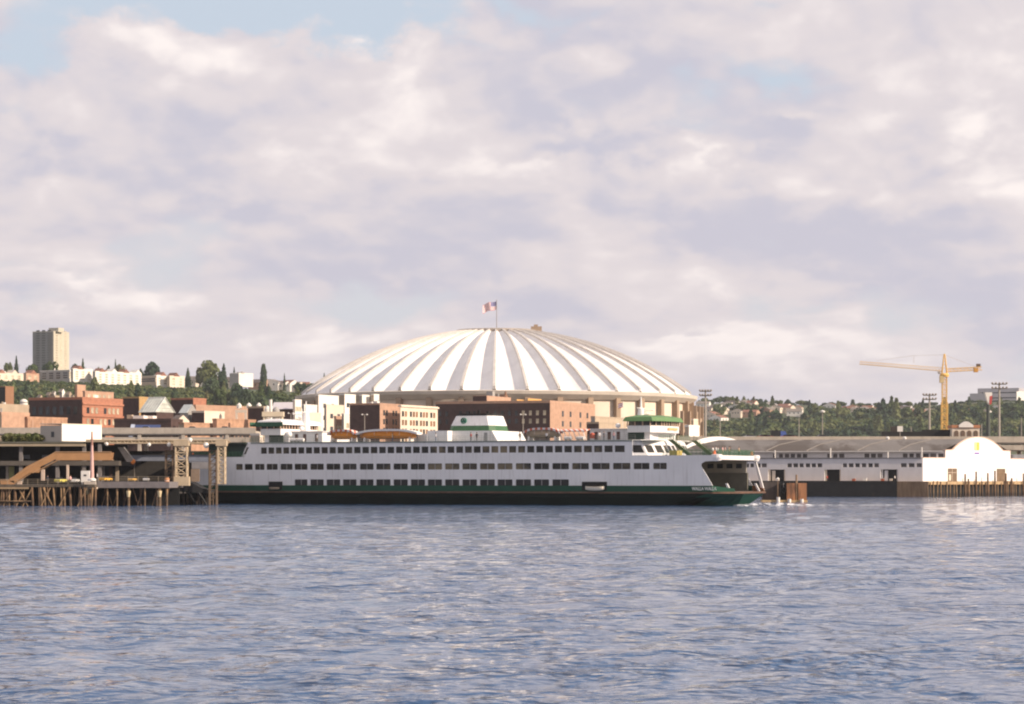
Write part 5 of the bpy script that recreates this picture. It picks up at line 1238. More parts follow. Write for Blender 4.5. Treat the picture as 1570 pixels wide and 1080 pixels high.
    for l0, l1 in sb(up, T1): m = MB(); quadbox(m, l0 - .02, l1 + .02, T1 + .14, T1 + .2, za0, za1); m.build('window', mat('shed_window', (.06, .05, .045)), P)
    # main roof in bays between low fire walls
    zr = 17.0; m = MB(); nb = 9
    m.add([W_(.3, T1 - .8, ze), W_(SL, T1 - .8, ze), W_(SL, T1 + 6, ze + 1.9), W_(.3, T1 + 6, ze + 1.9), W_(.3, T2, zr), W_(SL, T2, zr), W_(SL, T3 - 6, ze + 1.9), W_(.3, T3 - 6, ze + 1.9), W_(SL, T3 + .8, ze), W_(.3, T3 + .8, ze)],
          [(0, 1, 2, 3), (3, 2, 5, 4), (4, 5, 6, 7), (7, 6, 8, 9)]); m.build('main_roof', shed_roof, P)
    m = MB(); quadbox(m, .4, SL, T1 - .95, T1 - .8, ze - .25, ze + .02); m.build('gutter', trim_w, P)
    for s_ in (13, 25, 40, 52):
        m = MB(); h = .2
        m.add([W_(s_, T1 - .8, ze + .02), W_(s_, T1 + 6, ze + 1.92), W_(s_, T2, zr + .02), W_(s_, T2, zr + h), W_(s_, T1 + 6, ze + 1.9 + h), W_(s_, T1 - .8, ze + h),
               W_(s_ + .4, T1 - .8, ze + .02), W_(s_ + .4, T1 + 6, ze + 1.92), W_(s_ + .4, T2, zr + .02), W_(s_ + .4, T2, zr + h), W_(s_ + .4, T1 + 6, ze + 1.9 + h), W_(s_ + .4, T1 - .8, ze + h)],
              [(0, 1, 4, 5), (1, 2, 3, 4), (6, 11, 10, 7), (7, 10, 9, 8), (5, 4, 10, 11), (4, 3, 9, 10), (0, 5, 11, 6)]); m.build('fire_wall', mat('roof_kerb', (.20, .18, .165), .9), P)
    # curved front wall
    def arc(Ta, Tb, zs, zt_, n=16):
        c = (Ta + Tb) / 2; hw = (Tb - Ta) / 2; rise = zt_ - zs; Rr = (hw * hw + rise * rise) / (2 * rise)
        return [(c - hw + 2 * hw * i / n, zt_ - Rr + math.sqrt(max(0, Rr * Rr - (-hw + 2 * hw * i / n) ** 2))) for i in range(n + 1)]
    def facade(s0, s1, pts, nm, mtl, parent=P):
        m = MB(); n = len(pts); m.add([W_(s0, t, z) for t, z in pts] + [W_(s1, t, z) for t, z in pts], [tuple(range(n)), tuple(range(n, 2 * n))[::-1]] + [(i, n + i, n + (i + 1) % n, (i + 1) % n) for i in range(n)])
        return m.build(nm, mtl, parent)
    zs = 13.45; A0, A1 = tF(1461), 2 * T2 - tF(1461)
    top = [(0, 11.1), (T1, 11.15), (T1, zs)] + arc(A0, A1, zs + .1, 17.5) + [(T3, zs), (T3, 11.15), (TE, 11.1)]
    dr = [(tF(1453), tF(1467.5)), (tF(1528), tF(1541.5))]; zdo = zd + 3.75
    body = [(0, zd)]
    for a0, a1 in dr: body += [(a0, zd), (a0, zdo), (a1, zdo), (a1, zd)]
    facade(-.001, .3, body + [(TE, zd)] + top[::-1], 'front_wall', shed_f)
    m = MB()
    for (t0, z0), (t1, z1) in zip(top[:-1], top[1:]):
        m.add([W_(-.12, t0, z0), W_(-.12, t1, z1), W_(-.12, t1, z1 + .22), W_(-.12, t0, z0 + .22), W_(.42, t0, z0), W_(.42, t1, z1), W_(.42, t1, z1 + .22), W_(.42, t0, z0 + .22)], [(0, 1, 2, 3), (5, 4, 7, 6), (3, 2, 6, 7), (1, 0, 4, 5), (0, 3, 7, 4), (2, 1, 5, 6)])
    m.build('coping', mat('coping_cream', (.7, .5, .4), .8), P)
    brown = mat('brown_door', (.15, .10, .06), .8, .2, .6)
    for i, (a0, a1) in enumerate(dr):
        m = MB(); quadbox(m, .1, .2, a0, a1, zd, zdo); o = m.build('front_door', brown, P)
        m = MB(); quadbox(m, .03, .09, a0 + .1, a1 - .1, zd + 2.5, zd + 2.6); quadbox(m, .03, .09, (a0 + a1) / 2 - .06, (a0 + a1) / 2 + .06, zd, zdo - .1)
        if i == 0: quadbox(m, .02, .09, a0 + .8, a0 + 1.9, zd + .2, zd + 2.)
        m.build('rail', cream if i == 0 else timber, o)
    # yellow and purple sign mark on the gable
    m = MB(); t0, t1 = tF(1494), tF(1501); zz = lambda py: zF(py, (t0 + t1) / 2)
    quadbox(m, -.12, -.01, t0, t1, zz(690.5), zz(678.5)); o = m.build('sign', mat('sign_yellow', (.80, .45, .07), .7), P)
    m = MB(); quadbox(m, -.16, -.121, t0 + .1, t0 + (t1 - t0) * .35, zz(690), zz(679)); m.build('sign_stripe', mat('sign_pale', (.85, .66, .35), .7), o)
    m = MB(); quadbox(m, -.12, -.01, t0, t1, zz(696.5), zz(694)); m.build('sign_bar', mat('sign_purple', (.22, .12, .42), .7), P)
    # far end wall arching above the roof at the left
    A = arc(T1 - 1, T3 + 1, ze + .3, zr + 1.0)
    facade(SL + .02, SL + .4, [(0, zd), (T3 + 6, zd), (T3 + 6, 11)] + A[::-1] + [(0, 11.1)], 'rear_wall', shed_f)
    for px, y0, y1 in ((1190, 702, 690), (1275, 716, 687), (1363, 706, 693), (1415, 704, 686)):
        s_ = sF(px, T1 - 1.); m = MB(); quadbox(m, s_, s_ + .22, T1 - 1.5, T1 - 1.28, zF(y0, T1), zF(y1, T1)); m.build('vent_pipe', trim_w, P)
    for px in (1361, 1387): s_ = sF(px, T2); MB().lathe([(.5, 0), (.6, .5), (.2, .8)], n=8).build('roof_vent', trim_w, P, W_(s_, T2, zr))
    # ---- the pier deck
    D = thing('pier', 'broad timber pier carrying the long grey shed', 'pier', (X0, Y0, 0))
    m = MB(); quadbox(m, -3.0, SL + 4, -3.2, TE + 10, zd - .75, zd - .02); m.build('deck', timber, D)
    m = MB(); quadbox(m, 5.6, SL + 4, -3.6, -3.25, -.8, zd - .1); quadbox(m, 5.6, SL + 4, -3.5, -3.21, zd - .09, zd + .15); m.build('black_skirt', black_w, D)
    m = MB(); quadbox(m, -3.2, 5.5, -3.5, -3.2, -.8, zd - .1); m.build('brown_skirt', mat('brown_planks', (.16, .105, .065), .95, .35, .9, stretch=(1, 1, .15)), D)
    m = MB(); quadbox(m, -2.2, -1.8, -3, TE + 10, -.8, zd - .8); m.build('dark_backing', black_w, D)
    m = MB(); quadbox(m, -3.5, -3.02, -3.5, TE + 10, zd - .95, zd - .1); m.build('cap_beam', mat('cap_beam_tan', (.42, .29, .16), .9, .2), D)
    rg = random.Random(9)
    for i in range(42):
        t = -3 + i * (TE + 12) / 42 + rg.uniform(-.3, .3); h = rg.choice([3.5, 3.6, 4.1, 4.4, 4.6]); r = rg.uniform(.13, .2)
        p = W_(-3.75, t, -1.2); MB().tube((0, 0, 0), (rg.uniform(-.15, .15), 0, h + 1.2), r, r * .9, 8).build('pile', rg.choice([pile_t, pile_t, pile_m]), D, p)
    for i, px in enumerate((1458, 1463, 1475, 1493, 1504, 1521, 1530, 1548, 1558, 1566)):
        t = tF(px); h = (6.6, 5.2, 7.3, 6.9, 7.6, 6.8, 5.4, 6.8, 7.3, 5.4)[i]
        MB().tube((0, 0, 0), (0, 0, h + 1.2), .3, .26, 8).build('fender_pile', pile_m, D, W_(-4.1, t, -1.2))
    # things on the apron
    for lb, px, cl, w_ in (('white bin on the pier apron left of the right doorway', 1326, white_st, 1.0), ('red and white crate on the pier apron by the far left post', 1309, rust_trim, .9), ('dark red crate stack before the right doorway', 1353, rust_trim, .9), ('pale crate before the right doorway', 1366, cream, .8), ('white bin near the left doorway', 1192, white_st, .9)):
        s_ = sF(px, -1.6); t = thing('crate', lb, 'crate', tuple(Vector((X0, Y0, zd - .015)) + Vector(W_(s_, -1.6, 0))), -a)
        MB().prism([(-w_ / 2, 0), (w_ / 2, 0), (w_ / 2 * 1.1, w_ * .9), (-w_ / 2 * 1.1, w_ * .9)], -w_ / 2, w_ / 2, 'y').build('box', cl, t); MB().box(-w_ * .58, w_ * .58, -w_ * .53, w_ * .53, w_ * .902, w_).build('lid', trim_w, t)
    return lambda px, t: tuple(Vector((X0, Y0, zd - .015)) + Vector(W_(sF(px, t), t, 0)))
onpier = pier()
person('person in red standing in the middle doorway of the pier shed', onpier(1268, -1), 0, 'red', 'dark', 0)
person('person in white standing near the right doorway of the pier shed', onpier(1372, -1.2), 1, 'white', 'dark', 1)
# ---- mooring dolphin right of the bow
def dolphin():
    Y = 569; D = thing('mooring_dolphin', 'rusty sheet pile mooring dolphin on a low float right of the ferry bow', 'mooring dolphin', (PX(1170, Y), Y, 0)); s = Y / FPX
    rp = mat('rusty_sheet', (.33, .15, .07), .9, .25, .5, stretch=(2, 2, .4), rgb2=(.12, .06, .035), thr=(.5, .65)); dk = mat('dark_timber_wall', (.07, .055, .05), .9, .3, .5, stretch=(2, 2, .3))
    z = lambda py: PZ(py, Y)
    part_box(D, 'panel', dk, 0, 27 * s, 2, 3, -.5, z(739)); part_box(D, 'panel', rp, 36 * s, 49 * s, -.5, 2, .4, z(741)); part_box(D, 'panel', rp, 53.5 * s, 66.5 * s, -.5, 2, .4, z(741))
    part_box(D, 'recess', dark_m, 27 * s, 36 * s, .5, 2.5, .4, z(741)); part_box(D, 'recess', dark_m, 49.3 * s, 53.2 * s, .8, 2, .4, z(741))
    m = MB(); m.box(-3 * s, 67 * s, -1.6, 2.5, -.3, .42); m.build('float', mat('float_tan', (.48, .33, .17), .9, .2), D)
    MB().tube((51 * s, -.2, .4), (51 * s, -.2, z(728)), .22, n=8).build('post', timber, D)
    MB().lathe([(.1, -.3), (.4, 0), (.1, .3)], n=10).build('lamp', trim_w, D, (22.5 * s, 0, z(734.5)))
    MB().tube((22.5 * s, 0, .4), (22.5 * s, 0, z(735)), .08, n=6).build('lamp_post', timber, D)
    for px in (22, 39, 58):
        MB().tube((px * s, -1.8, -.3), (px * s, -1.8, 1.1 if px == 22 else .7), .38, n=12).build('bollard', trim_w, D)
    t = thing('tyre_fender', 'black tyre hanging in the dark gap of the rusty dolphin', 'fender', (PX(1170, Y) + 31.5 * s, Y + .2, z(752)))
    ring = MB(); N = 20
    for i in range(N):
        q0, q1 = 2 * math.pi * i / N, 2 * math.pi * (i + 1) / N; ring.tube((.6 * math.cos(q0), 0, .6 * math.sin(q0)), (.6 * math.cos(q1), 0, .6 * math.sin(q1)), .17, n=6)
    ring.build('tyre', mat('tyre_rubber', (.02, .02, .02)), t); MB().bar((0, 0, .6), (0, 0, 1.6), .04).build('rope', trim_w, t)
dolphin()
# ================================================================ BEHIND THE RIGHT PIER
lamp_m = mat('galvanised_pole', (.36, .32, .27), .6, .1); 
def lightmast(px, ytop, ybot, Y, label, wpx, rows=2):
    zt = PZ(ytop, Y); t = thing('light_mast', label, 'light mast', (PX(px, Y), Y, LANDZ), 0, 'tall floodlight masts'); h = zt - LANDZ; w_ = wpx / FPX * Y
    MB().tube((0, 0, 0), (0, 0, h - .5), .55, .3, 10).build('pole', lamp_m, t)
    m = MB()
    for r in range(rows): m.box(-w_ / 2, w_ / 2, -.25, .25, h - .5 - 1.5 * r, h - .15 - 1.5 * r)
    m.build('crossarm', lamp_m, t)
    lm = MB(); lm.lathe([(.1, -.25), (.34, 0), (.4, .3), (.15, .45)], n=8); lm = lm.mesh('floodlight', mat('floodlight_housing', (.30, .25, .20), .5))
    for r in range(rows):
        for q in range(5): obj('floodlight', lm, t, (-w_ / 2 + w_ * q / 4, -.5, h - 1.0 - 1.5 * r + .9))
lightmast(1081.5, 599, None, 880, 'tall floodlight mast right beside the dome', 17)
lightmast(1425, 605, None, 900, 'floodlight mast left of the yellow crane', 19)
lightmast(1532, 588, None, 890, 'tallest floodlight mast, right of the crane over the white gable', 22)
def slimpole(px, ytop, Y, label, head=True):
    t = thing('lamp_post', label, 'lamp post', (PX(px, Y), Y, LANDZ), 0, 'slim lamp posts behind the piers'); h = PZ(ytop, Y) - LANDZ
    MB().tube((0, 0, 0), (0, 0, h), .22, .12, 8).build('pole', lamp_m, t)
    if head: MB().lathe([(.2, -.3), (.8, -.1), (.9, .3), (.2, .6)], n=12).build('lamp_head', mat('lamp_white', (.75, .72, .66), .5), t, (0, 0, h))
slimpole(1261, 632, 860, 'slim lamp post with a white head before the wooded hill'); slimpole(1225, 641, 850, 'thin bare pole left of the white headed lamp', False); slimpole(1104, 645, 850, 'thin pole right of the tall mast by the dome', False)
slimpole(1372, 655, 860, 'thin post rising from the black wall at its left', False); slimpole(1397, 655, 860, 'thin post rising from the middle of the black wall', False); slimpole(1505, 650, 860, 'thin post right of the little arcaded house', False); slimpole(1566, 640, 900, 'bare pole at the far right edge', False)
def twinlamp(px, ytop, Y, label):
    t = thing('street_lamp', label, 'street lamp', (PX(px, Y), Y, LANDZ), 0, 'street lamps behind the ferry'); h = PZ(ytop, Y) - LANDZ
    MB().tube((0, 0, 0), (0, 0, h), .16, .1, 8).build('pole', lamp_m, t); m = MB(); m.bar((-.8, 0, h), (.8, 0, h), .06); m.build('arm', lamp_m, t)
    lh = MB().lathe([(.1, -.25), (.38, 0), (.1, .25)], n=10).mesh('lamp_head', mat('lamp_white', (.75, .72, .66)))
    for x in (-.8, .8): obj('lamp_head', lh, t, (x, 0, h))
twinlamp(559, 636, 850, 'twin headed street lamp before the dark brown wall'); twinlamp(802, 636, 850, 'street lamp before the dark warehouse windows right of the funnel'); twinlamp(446, 634, 850, 'twin headed street lamp behind the stern wheelhouse')
# black wall and arcaded pavilion
Y = 850; x0, x1 = PX(1352, Y), PX(1464, Y)
t = thing('black_screen_wall', 'long black screen wall behind the pier shed roof', 'wall', (x0, Y, LANDZ)); h = PZ(659, Y) - LANDZ; h2 = PZ(662, Y) - LANDZ
part_box(t, 'panel', black_w, 0, (x1 - x0) * .55, 0, 1, 0, h2); part_box(t, 'panel', black_w, (x1 - x0) * .55 + .01, x1 - x0, 0, 1, 0, h); part_box(t, 'panel', mat('dark_brown_panel', (.04, .03, .025), .8), 14 / FPX * Y, 24 / FPX * Y, .2, 1.4, h2 + .01, PZ(654, Y) - LANDZ)
t = thing('sign_board', 'small white board on a post above the black wall', 'sign', (PX(1380, 845), 845, LANDZ)); h = PZ(662, 845) - LANDZ
MB().tube((0, 0, 0), (0, 0, h + .2), .12).build('post', lamp_m, t); part_box(t, 'board', trim_w, -.9, .9, -.15, .1, h, h + 1.8)
def pavilion():
    Y = 846; x0, x1 = PX(1460, Y), PX(1502, Y); L = x1 - x0; t = thing('arcaded_house', 'small white and orange arcaded house behind the shed gable', 'building', (x0, Y, LANDZ)); h = PZ(656.5, Y) - LANDZ
    part_box(t, 'wall', cream, 0, L, 0, 8, 0, h)
    part_box(t, 'roof_band', mat('terracotta_band', (.42, .18, .09), .8), -.2, L + .2, -.25, 8.2, h + .01, h + 1.0)
    c = L / 2; pts = [(c - 2.4, h + .2)] + [(c - 2.4 + 4.8 * i / 10, h + .9 + 1.3 * math.sin(math.pi * i / 10)) for i in range(11)] + [(c + 2.4, h + .2)]
    MB().prism(pts[::-1], -.5, .4, 'y').build('curved_gable', trim_w, t)
    for q in range(4):
        cx = L * (.15 + .235 * q); am = [(cx - .75, h - 3.6)] + [(cx - .75 * math.cos(math.pi * i / 8), h - 1.6 + .8 * math.sin(math.pi * i / 8)) for i in range(9)] + [(cx + .75, h - 3.6)]
        MB().prism(am[::-1], -.12, .1, 'y').build('arched_window', mat('arch_glass', (.14, .09, .06), .5), t)
pavilion()
# ---- tower crane
def crane():
    Y = 950; ym = mat('crane_yellow', (.74, .46, .13), .6, .08); x = PX(1448, Y); t = thing('tower_crane', 'yellow tower crane with a long lattice jib reaching left', 'crane', (x, Y, LANDZ))
    def lattice(m, p, q, wd, n, r, tri=False):
        p, q = Vector(p), Vector(q); ax = (q - p).normalized(); u = Vector((0, 1, 0)) if abs(ax.y) < .5 else Vector((1, 0, 0)); v = ax.cross(u)
        cs = [u * a_ * wd / 2 + v * b_ * wd / 2 for a_, b_ in ((-1, -1), (1, -1), (1, 1), (-1, 1))]
        for c in cs: m.tube(p + c, q + c, r, n=5)
        for i in range(n):
            a_, b_ = p.lerp(q, i / n), p.lerp(q, (i + 1) / n)
            for j in range(4):
                c0, c1 = cs[j], cs[(j + 1) % 4]; m.tube(a_ + (c0 if i % 2 else c1), b_ + (c1 if i % 2 else c0), r * .6, n=4); m.tube(a_ + c0, a_ + c1, r * .5, n=4)
    zc = PZ(566, Y) - LANDZ; zt = PZ(543, Y) - LANDZ; w_ = 8.5 / FPX * Y
    zm = PZ(617, Y) - LANDZ
    m = MB(); lattice(m, (0, 0, 0), (0, 0, zm), w_ * .98, 20, .19); m.build('lower_mast', ym, t); m = MB(); lattice(m, (0, 0, zm), (0, 0, zc - 3), w_ * .82, 10, .12); m.build('upper_mast', ym, t)
    m = MB(); m.lathe([(1.6, zc - 3), (1.8, zc - 2.2), (1.3, zc - 1.6)], n=14); m.build('slewing_ring', ym, t); part_box(t, 'cab', mat('cab_cream', (.55, .42, .22), .6), -1.9, -.4, -1.5, .2, zc - 5.2, zc - 2.6)
    m = MB()
    for sx_, sy_ in ((-1, -1), (1, -1), (1, 1), (-1, 1)): m.tube((sx_ * .9, sy_ * .9, zc - 1.6), (sx_ * .15, sy_ * .15, zt), .2, n=5)
    for k in range(4): z_ = zc + k * 1.3; rr = .8 - .17 * k; m.tube((-rr, -rr, z_), (rr, -rr, z_ + .8), .1, n=4)
    m.build('tower_head', ym, t)
    jl = PX(1318, Y) - x; zl = PZ(557, Y) - LANDZ
    m = MB(); n = 30; pa, pb = Vector((-1, 0, zc - .8)), Vector((jl, 0, zl - .4)); 
    for yy in (-.75, .75): m.tube(pa + Vector((0, yy, 0)), pb + Vector((0, yy, 0)), .08, n=5)
    m.tube(pa + Vector((0, 0, 1.3)), pb + Vector((0, 0, 1.0)), .08, n=5)
    for i in range(n):
        a_, b_ = pa.lerp(pb, i / n), pa.lerp(pb, (i + .5) / n); c_ = pa.lerp(pb, (i + 1) / n); up = Vector((0, 0, 1.2))
        for yy in (-.75, .75): m.tube(a_ + Vector((0, yy, 0)), b_ + up, .04, n=4); m.tube(b_ + up, c_ + Vector((0, yy, 0)), .04, n=4)
    m.build('jib', ym, t)
    cl = PX(1505, Y) - x; m = MB(); lattice(m, (1, 0, zc - .5), (cl, 0, zc + .2), 1.2, 10, .12); m.build('counter_jib', ym, t)
    part_box(t, 'counterweight', mat('counterweight_ochre', (.55, .27, .05), .8), PX(1493, Y) - x, PX(1499, Y) - x, -.8, .8, PZ(571, Y) - LANDZ, zc + .4); part_box(t, 'winch', mat('dark_machine', (.12, .07, .04), .8), PX(1497, Y) - x, PX(1503, Y) - x, -.6, .6, zc + .8, zc + 1.9)
    m = MB(); m.tube((0, 0, zt - .3), (jl * .36, 0, PZ(545.5, Y) - LANDZ), .035, n=4); m.tube((jl * .36, 0, PZ(545.5, Y) - LANDZ), (jl * .8, 0, zl + .9), .035, n=4); m.tube((0, 0, zt - .3), (cl * .85, 0, zc + .8), .035, n=4); m.tube((jl * .36, 0, PZ(545.5, Y) - LANDZ), (jl * .36, 0, zl), .05, n=4)
    m.build('pendant_cable', mat('cable_tan', (.45, .33, .22), .6), t)
    t2 = thing('crane_hook', 'small white hook block hanging beside the crane cab', 'crane hook', (PX(1440, Y), Y, PZ(571.5, Y))); MB().lathe([(.2, -.6), (.6, -.2), (.6, .4), (.2, .7)], n=8).build('block', trim_w, t2); MB().tube((0, 0, .7), (0, 0, 1.4), .05).build('rope', mat('cable_tan', (.45, .33, .22)), t2)
crane()
# distant red and white crane head
Y = 1300; t = thing('dock_crane', 'dark mast with a white and red head before the hospital', 'crane', (PX(1515, Y), Y, LANDZ)); zz = lambda py: PZ(py, Y) - LANDZ
MB().tube((0, 0, 0), (0, 0, zz(621)), 1.6, .9, 8).build('mast', mat('dark_green_mast', (.06, .07, .06), .8), t)
MB().prism([(-1.8, zz(602)), (1.9, zz(602)), (1.4, zz(614)), (.3, zz(621)), (-.8, zz(614))][::-1], -1.5, 1.5, 'y').build('head', white_st, t)
MB().prism([(.5, zz(608)), (2.0, zz(607)), (1.4, zz(620)), (.3, zz(621))][::-1], -1.6, 1.6, 'y').build('red_panel', mat('crane_red', (.5, .06, .05), .7), t)
# right edge: terracotta roofed glazed hall and white lamp
Y = 800; t = thing('glazed_hall', 'low hall with grey glazing and a red lower roof edge at the right edge', 'building', (PX(1545, Y), Y, LANDZ)); zz = lambda py: PZ(py, Y) - LANDZ
part_box(t, 'wall', grey_st, 0, 14, 0, 10, 0, zz(697)); part_box(t, 'glazing', mat('grey_glazing', (.35, .37, .38), .3, .2, .5), 1.5, 14, -.2, -.01, zz(703), zz(697.5)); part_box(t, 'roof_edge', rust_trim, -.3, 14, -.8, -.21, zz(706), zz(703.2))
# ================================================================ LEFT DOCK
def terminal():
    Y = 520.; s = Y / FPX; z = lambda py, yy=Y: PZ(py, yy); x = lambda px: PX(px, Y)
    T = thing('ferry_terminal', 'long dark two level ferry terminal with a tan roof edge on the left dock', 'terminal building', (0, Y, 0))
    steel = mat('terminal_steel', (.10, .085, .07), .8, .15, .4); tanr = mat('terminal_roof_edge', (.36, .29, .20), .85, .1, .3)
    part_box(T, 'roof', mat('terminal_roof', (.10, .10, .08), .9), x(-120), x(131), .5, 30, z(680), z(677.4)); part_box(T, 'roof_edge', tanr, x(-120), x(131) , -.2, .49, z(684.5), z(681))
    part_box(T, 'roof', tanr, x(131) + .01, x(255), .3, 24, z(678), z(674)); part_box(T, 'upper_floor', steel, x(-120), x(182), .3, 28, z(714), z(707))
    part_box(T, 'upper_back_wall', mat('terminal_dark_wall', (.045, .04, .035), .9), x(-120), x(182), 12, 12.5, z(707), z(681)); part_box(T, 'lower_back_wall', mat('terminal_dark_wall', (.045, .04, .035)), x(-120), x(330), 22, 22.5, z(748), z(690))
    m = MB(); m.box(-.32, .32, -.3, .3, 0, z(707) - 5.0 + (z(684) - z(707)) + 1); cm = MB().box(-.35, .35, 0, .7, 4.4, z(681)).mesh('column', mat('column_grey', (.20, .18, .17), .8))
    for px in (-60, -28, 31, 87, 128, 152): obj('column', cm, T, (x(px), .6, 0))
    for px, w_ in ((15, 14), (48, 14), (105, 10)): part_box(T, 'window', mat('terminal_pale_window', (.30, .31, .34), .4, .2, .6), x(px), x(px + w_), 11.8, 11.98, z(703), z(697))
    for px, w_, ml in ((0, 4, cream), (4.6, 8, mat('pale_yellow_panel', (.5, .47, .2), .7)), (21, 6, mat('pinkish_panel', (.6, .42, .35), .7)), (117, 4, cream), (170, 5, tan_st), (147, 6, grey_st), (160, 5, brick_d)):
        part_box(T, 'wall_panel', ml, x(px), x(px + w_), 6, 6.4, z(738), z(715))
    # penthouse, turned so one side is toned as shaded, one as sunny
    ph = thing('p', '', ''); [ph.__delitem__(k) for k in list(ph.keys())] ; ph.name = 'penthouse'
    a = 26; Yc = Y + 3; Xc = PX(94, Yc); ca, sa = math.cos(R(a)), math.sin(R(a)); k0, k1 = (62 - 785) / FPX, (155 - 785) / FPX
    L = (Xc - k0 * Yc) / (ca + k0 * sa); Wd = (k1 * Yc - Xc) / (sa - k1 * ca); ph.parent = T; ph.location = (Xc, 3, z(677.2, Yc)); ph.rotation_euler.z = -R(a); h = PZ(652, Yc) - PZ(676.6, Yc)
    Wd = min(Wd, 22)
    bpy.data.objects.remove(ph)
    m = MB(); m.box(-L, 0, 0, Wd, 0, h); o = m.build('penthouse', mat('penthouse_shaded_grey', (.42, .38, .34), .8, .05, .3), T, (Xc, 3, z(677.2, Yc)), rotz=-R(a))
    MB().box(.01, .15, .05, Wd, .1, h + .25).build('sunlit_side', mat('penthouse_sunlit_white', (.80, .76, .70), .8, .02), o); MB().box(-L * .48, -L * .34, -.08, -.01, h * .28, h * .62).build('window', glass, o)  # lighter slab carries the sunlit tone, the body the shaded one
    MB().box(-L - .1, .2, -.15, Wd + .1, h + .26, h + .42).build('roof', cream, o)
    # hedge on the roof terrace
    rg = random.Random(2)
    for i in range(9):
        shrub(x(6 + i * 6.6), Y + 6, z(678), 1.6 + rg.random() * .7, 'green roof terrace shrub, %s from the left' % ORD[i], rg.choice(['olive', 'broad']), 'shrubs on the terminal roof')
    part_box(T, 'terrace_wall', tan_st, x(-40), x(66), 8, 8.4, z(677.3), z(668)); 
terminal()
def zl(py, Y): return PZ(py, Y)
# slanting grey conveyor and blue grey overhead walkway
t = thing('gangway', 'slanting grey covered gangway hanging below the terminal roof', 'gangway', (PX(181, 512), 512, zl(686, 512))); s = 512 / FPX
MB().prism([(0, 0), (9 * s, 0), (24 * s, -19 * s), (20 * s, -23 * s), (14 * s, -22 * s)][::-1], -.8, .8, 'y').build('tube', mat('gangway_grey', (.30, .27, .24), .8), t)
MB().lathe([(.1, -.5), (.5, -.1), (.5, .4), (.1, .6)], n=10).build('orange_beacon', mat('beacon_orange', (.8, .25, .04), .5), t, (23 * s, -.3, -22.5 * s))
t = thing('overhead_walkway', 'blue grey overhead passenger walkway between terminal and gantry', 'walkway', (PX(200, 525), 525, zl(707, 525))); s = 525 / FPX
part_box(t, 'span', mat('walkway_blue_grey', (.20, .22, .27), .7, .1), 0, 131 * s, 0, 3, 0, 9 * s); part_box(t, 'roof', mat('dark_roof', (.03, .03, .03), .8), -.2, 131 * s, -.3, 3.3, 9.05 * s, 10 * s)
m = MB(); m.box(4 * s, 5 * s, 1, 2, -38 * s, -.01); m.box(122 * s, 123 * s, 1, 2, -38 * s, -.01); m.build('leg', mat('terminal_steel', (.10, .085, .07)), t)
# roof beam line towards the ferry with lamps
t = thing('gantry_beam', 'long cream lattice beam across the two loading gantries', 'beam', (PX(160, 508), 508, zl(680, 508))); s = 508 / FPX; m = MB(); L = 190 * s
gant = mat('gantry_cream', (.47, .37, .25), .8, .1, .6, rgb2=(.35, .22, .12), thr=(.6, .8))
m.tube((0, 0, 0), (L, 0, 0), .16, n=5); m.tube((0, 0, 5 * s), (L, 0, 5 * s), .14, n=5)
for i in range(34): m.tube((L * i / 34, 0, 0), (L * (i + 1) / 34, 0, 5 * s if i % 2 == 0 else 0), .07, n=4) if i % 2 == 0 else m.tube((L * i / 34, 0, 5 * s), (L * (i + 1) / 34, 0, 0), .07, n=4)
m.build('truss', gant, t); MB().box(0, L, .3, 3, 1.2 * s, 3.5 * s).build('catwalk', mat('catwalk_brown', (.24, .17, .10), .9), t)
lb = ['white globe lamp under the roof edge left of the gangway', 'white globe lamp between gangway and first gantry', 'white floodlight on the beam between the gantries', 'wide white floodlight left of the second gantry', 'white lamp at the left shoulder of the first gantry']
for i, (px, py, r) in enumerate(((163.5, 681, 2.8), (228.5, 682, 2.9), (291.5, 675, 3.6), (316, 683, 4.5), (259, 682, 3.2))):
    YY = 506; t = thing('globe_lamp', lb[i], 'lamp', (PX(px, YY), YY, zl(py, YY)), 0, 'white lamps along the dock roof'); q = r / FPX * YY
    MB().lathe([(q * .2, -q), (q * .75, -q * .7), (q, 0), (q * .75, q * .7), (q * .2, q)], n=12).build('globe', mat('lamp_white', (.75, .72, .66)), t); MB().bar((0, 0, q * .9), (0, 1.0, q * 1.6), .06).build('arm', mat('terminal_steel', (.10, .085, .07)), t)
def gantry(label, px0, px1, py0, py1, Y, panels, head=True, mtl=gant, ybase=None, r=.17):
    x0, x1 = PX(px0, Y), PX(px1, Y); z0 = zl(py1, Y); z1 = zl(py0, Y); w_ = x1 - x0; t = thing('loading_gantry', label, 'gantry', (x0, Y, z0), 0, 'lattice gantries at the ferry slip'); H = z1 - z0; dp = 2.0; m = MB()
    for xx in (0, w_):
        for yy in (0, dp): m.tube((xx, yy, 0), (xx, yy, H), r, n=5)
    for i in range(panels + 1):
        zz = H * i / panels; 
        for yy in (0, dp): m.tube((0, yy, zz), (w_, yy, zz), r * .7, n=4)
        m.tube((0, 0, zz), (0, dp, zz), r * .7, n=4); m.tube((w_, 0, zz), (w_, dp, zz), r * .7, n=4)
    m.build('frame', mtl, t); m = MB()
    for i in range(panels):
        za, zb = H * i / panels, H * (i + 1) / panels; m.tube((0, 0, za), (w_, 0, zb), r * .5, n=4); m.tube((w_, 0, za), (0, 0, zb), r * .5, n=4); m.tube((w_, 0, za), (w_, dp, zb), r * .5, n=4); m.tube((0, dp, zb), (0, 0, za), r * .5, n=4)
    m.build('bracing', mtl, t)
    if head: part_box(t, 'head', mtl, -.4, w_ + .4, -.3, dp + .3, H + .01, H + 1.1)
    return t, w_, H
g1, w1, H1 = gantry('cream lattice gantry tower nearest the terminal', 269, 286, 684, 738, 505, 5)
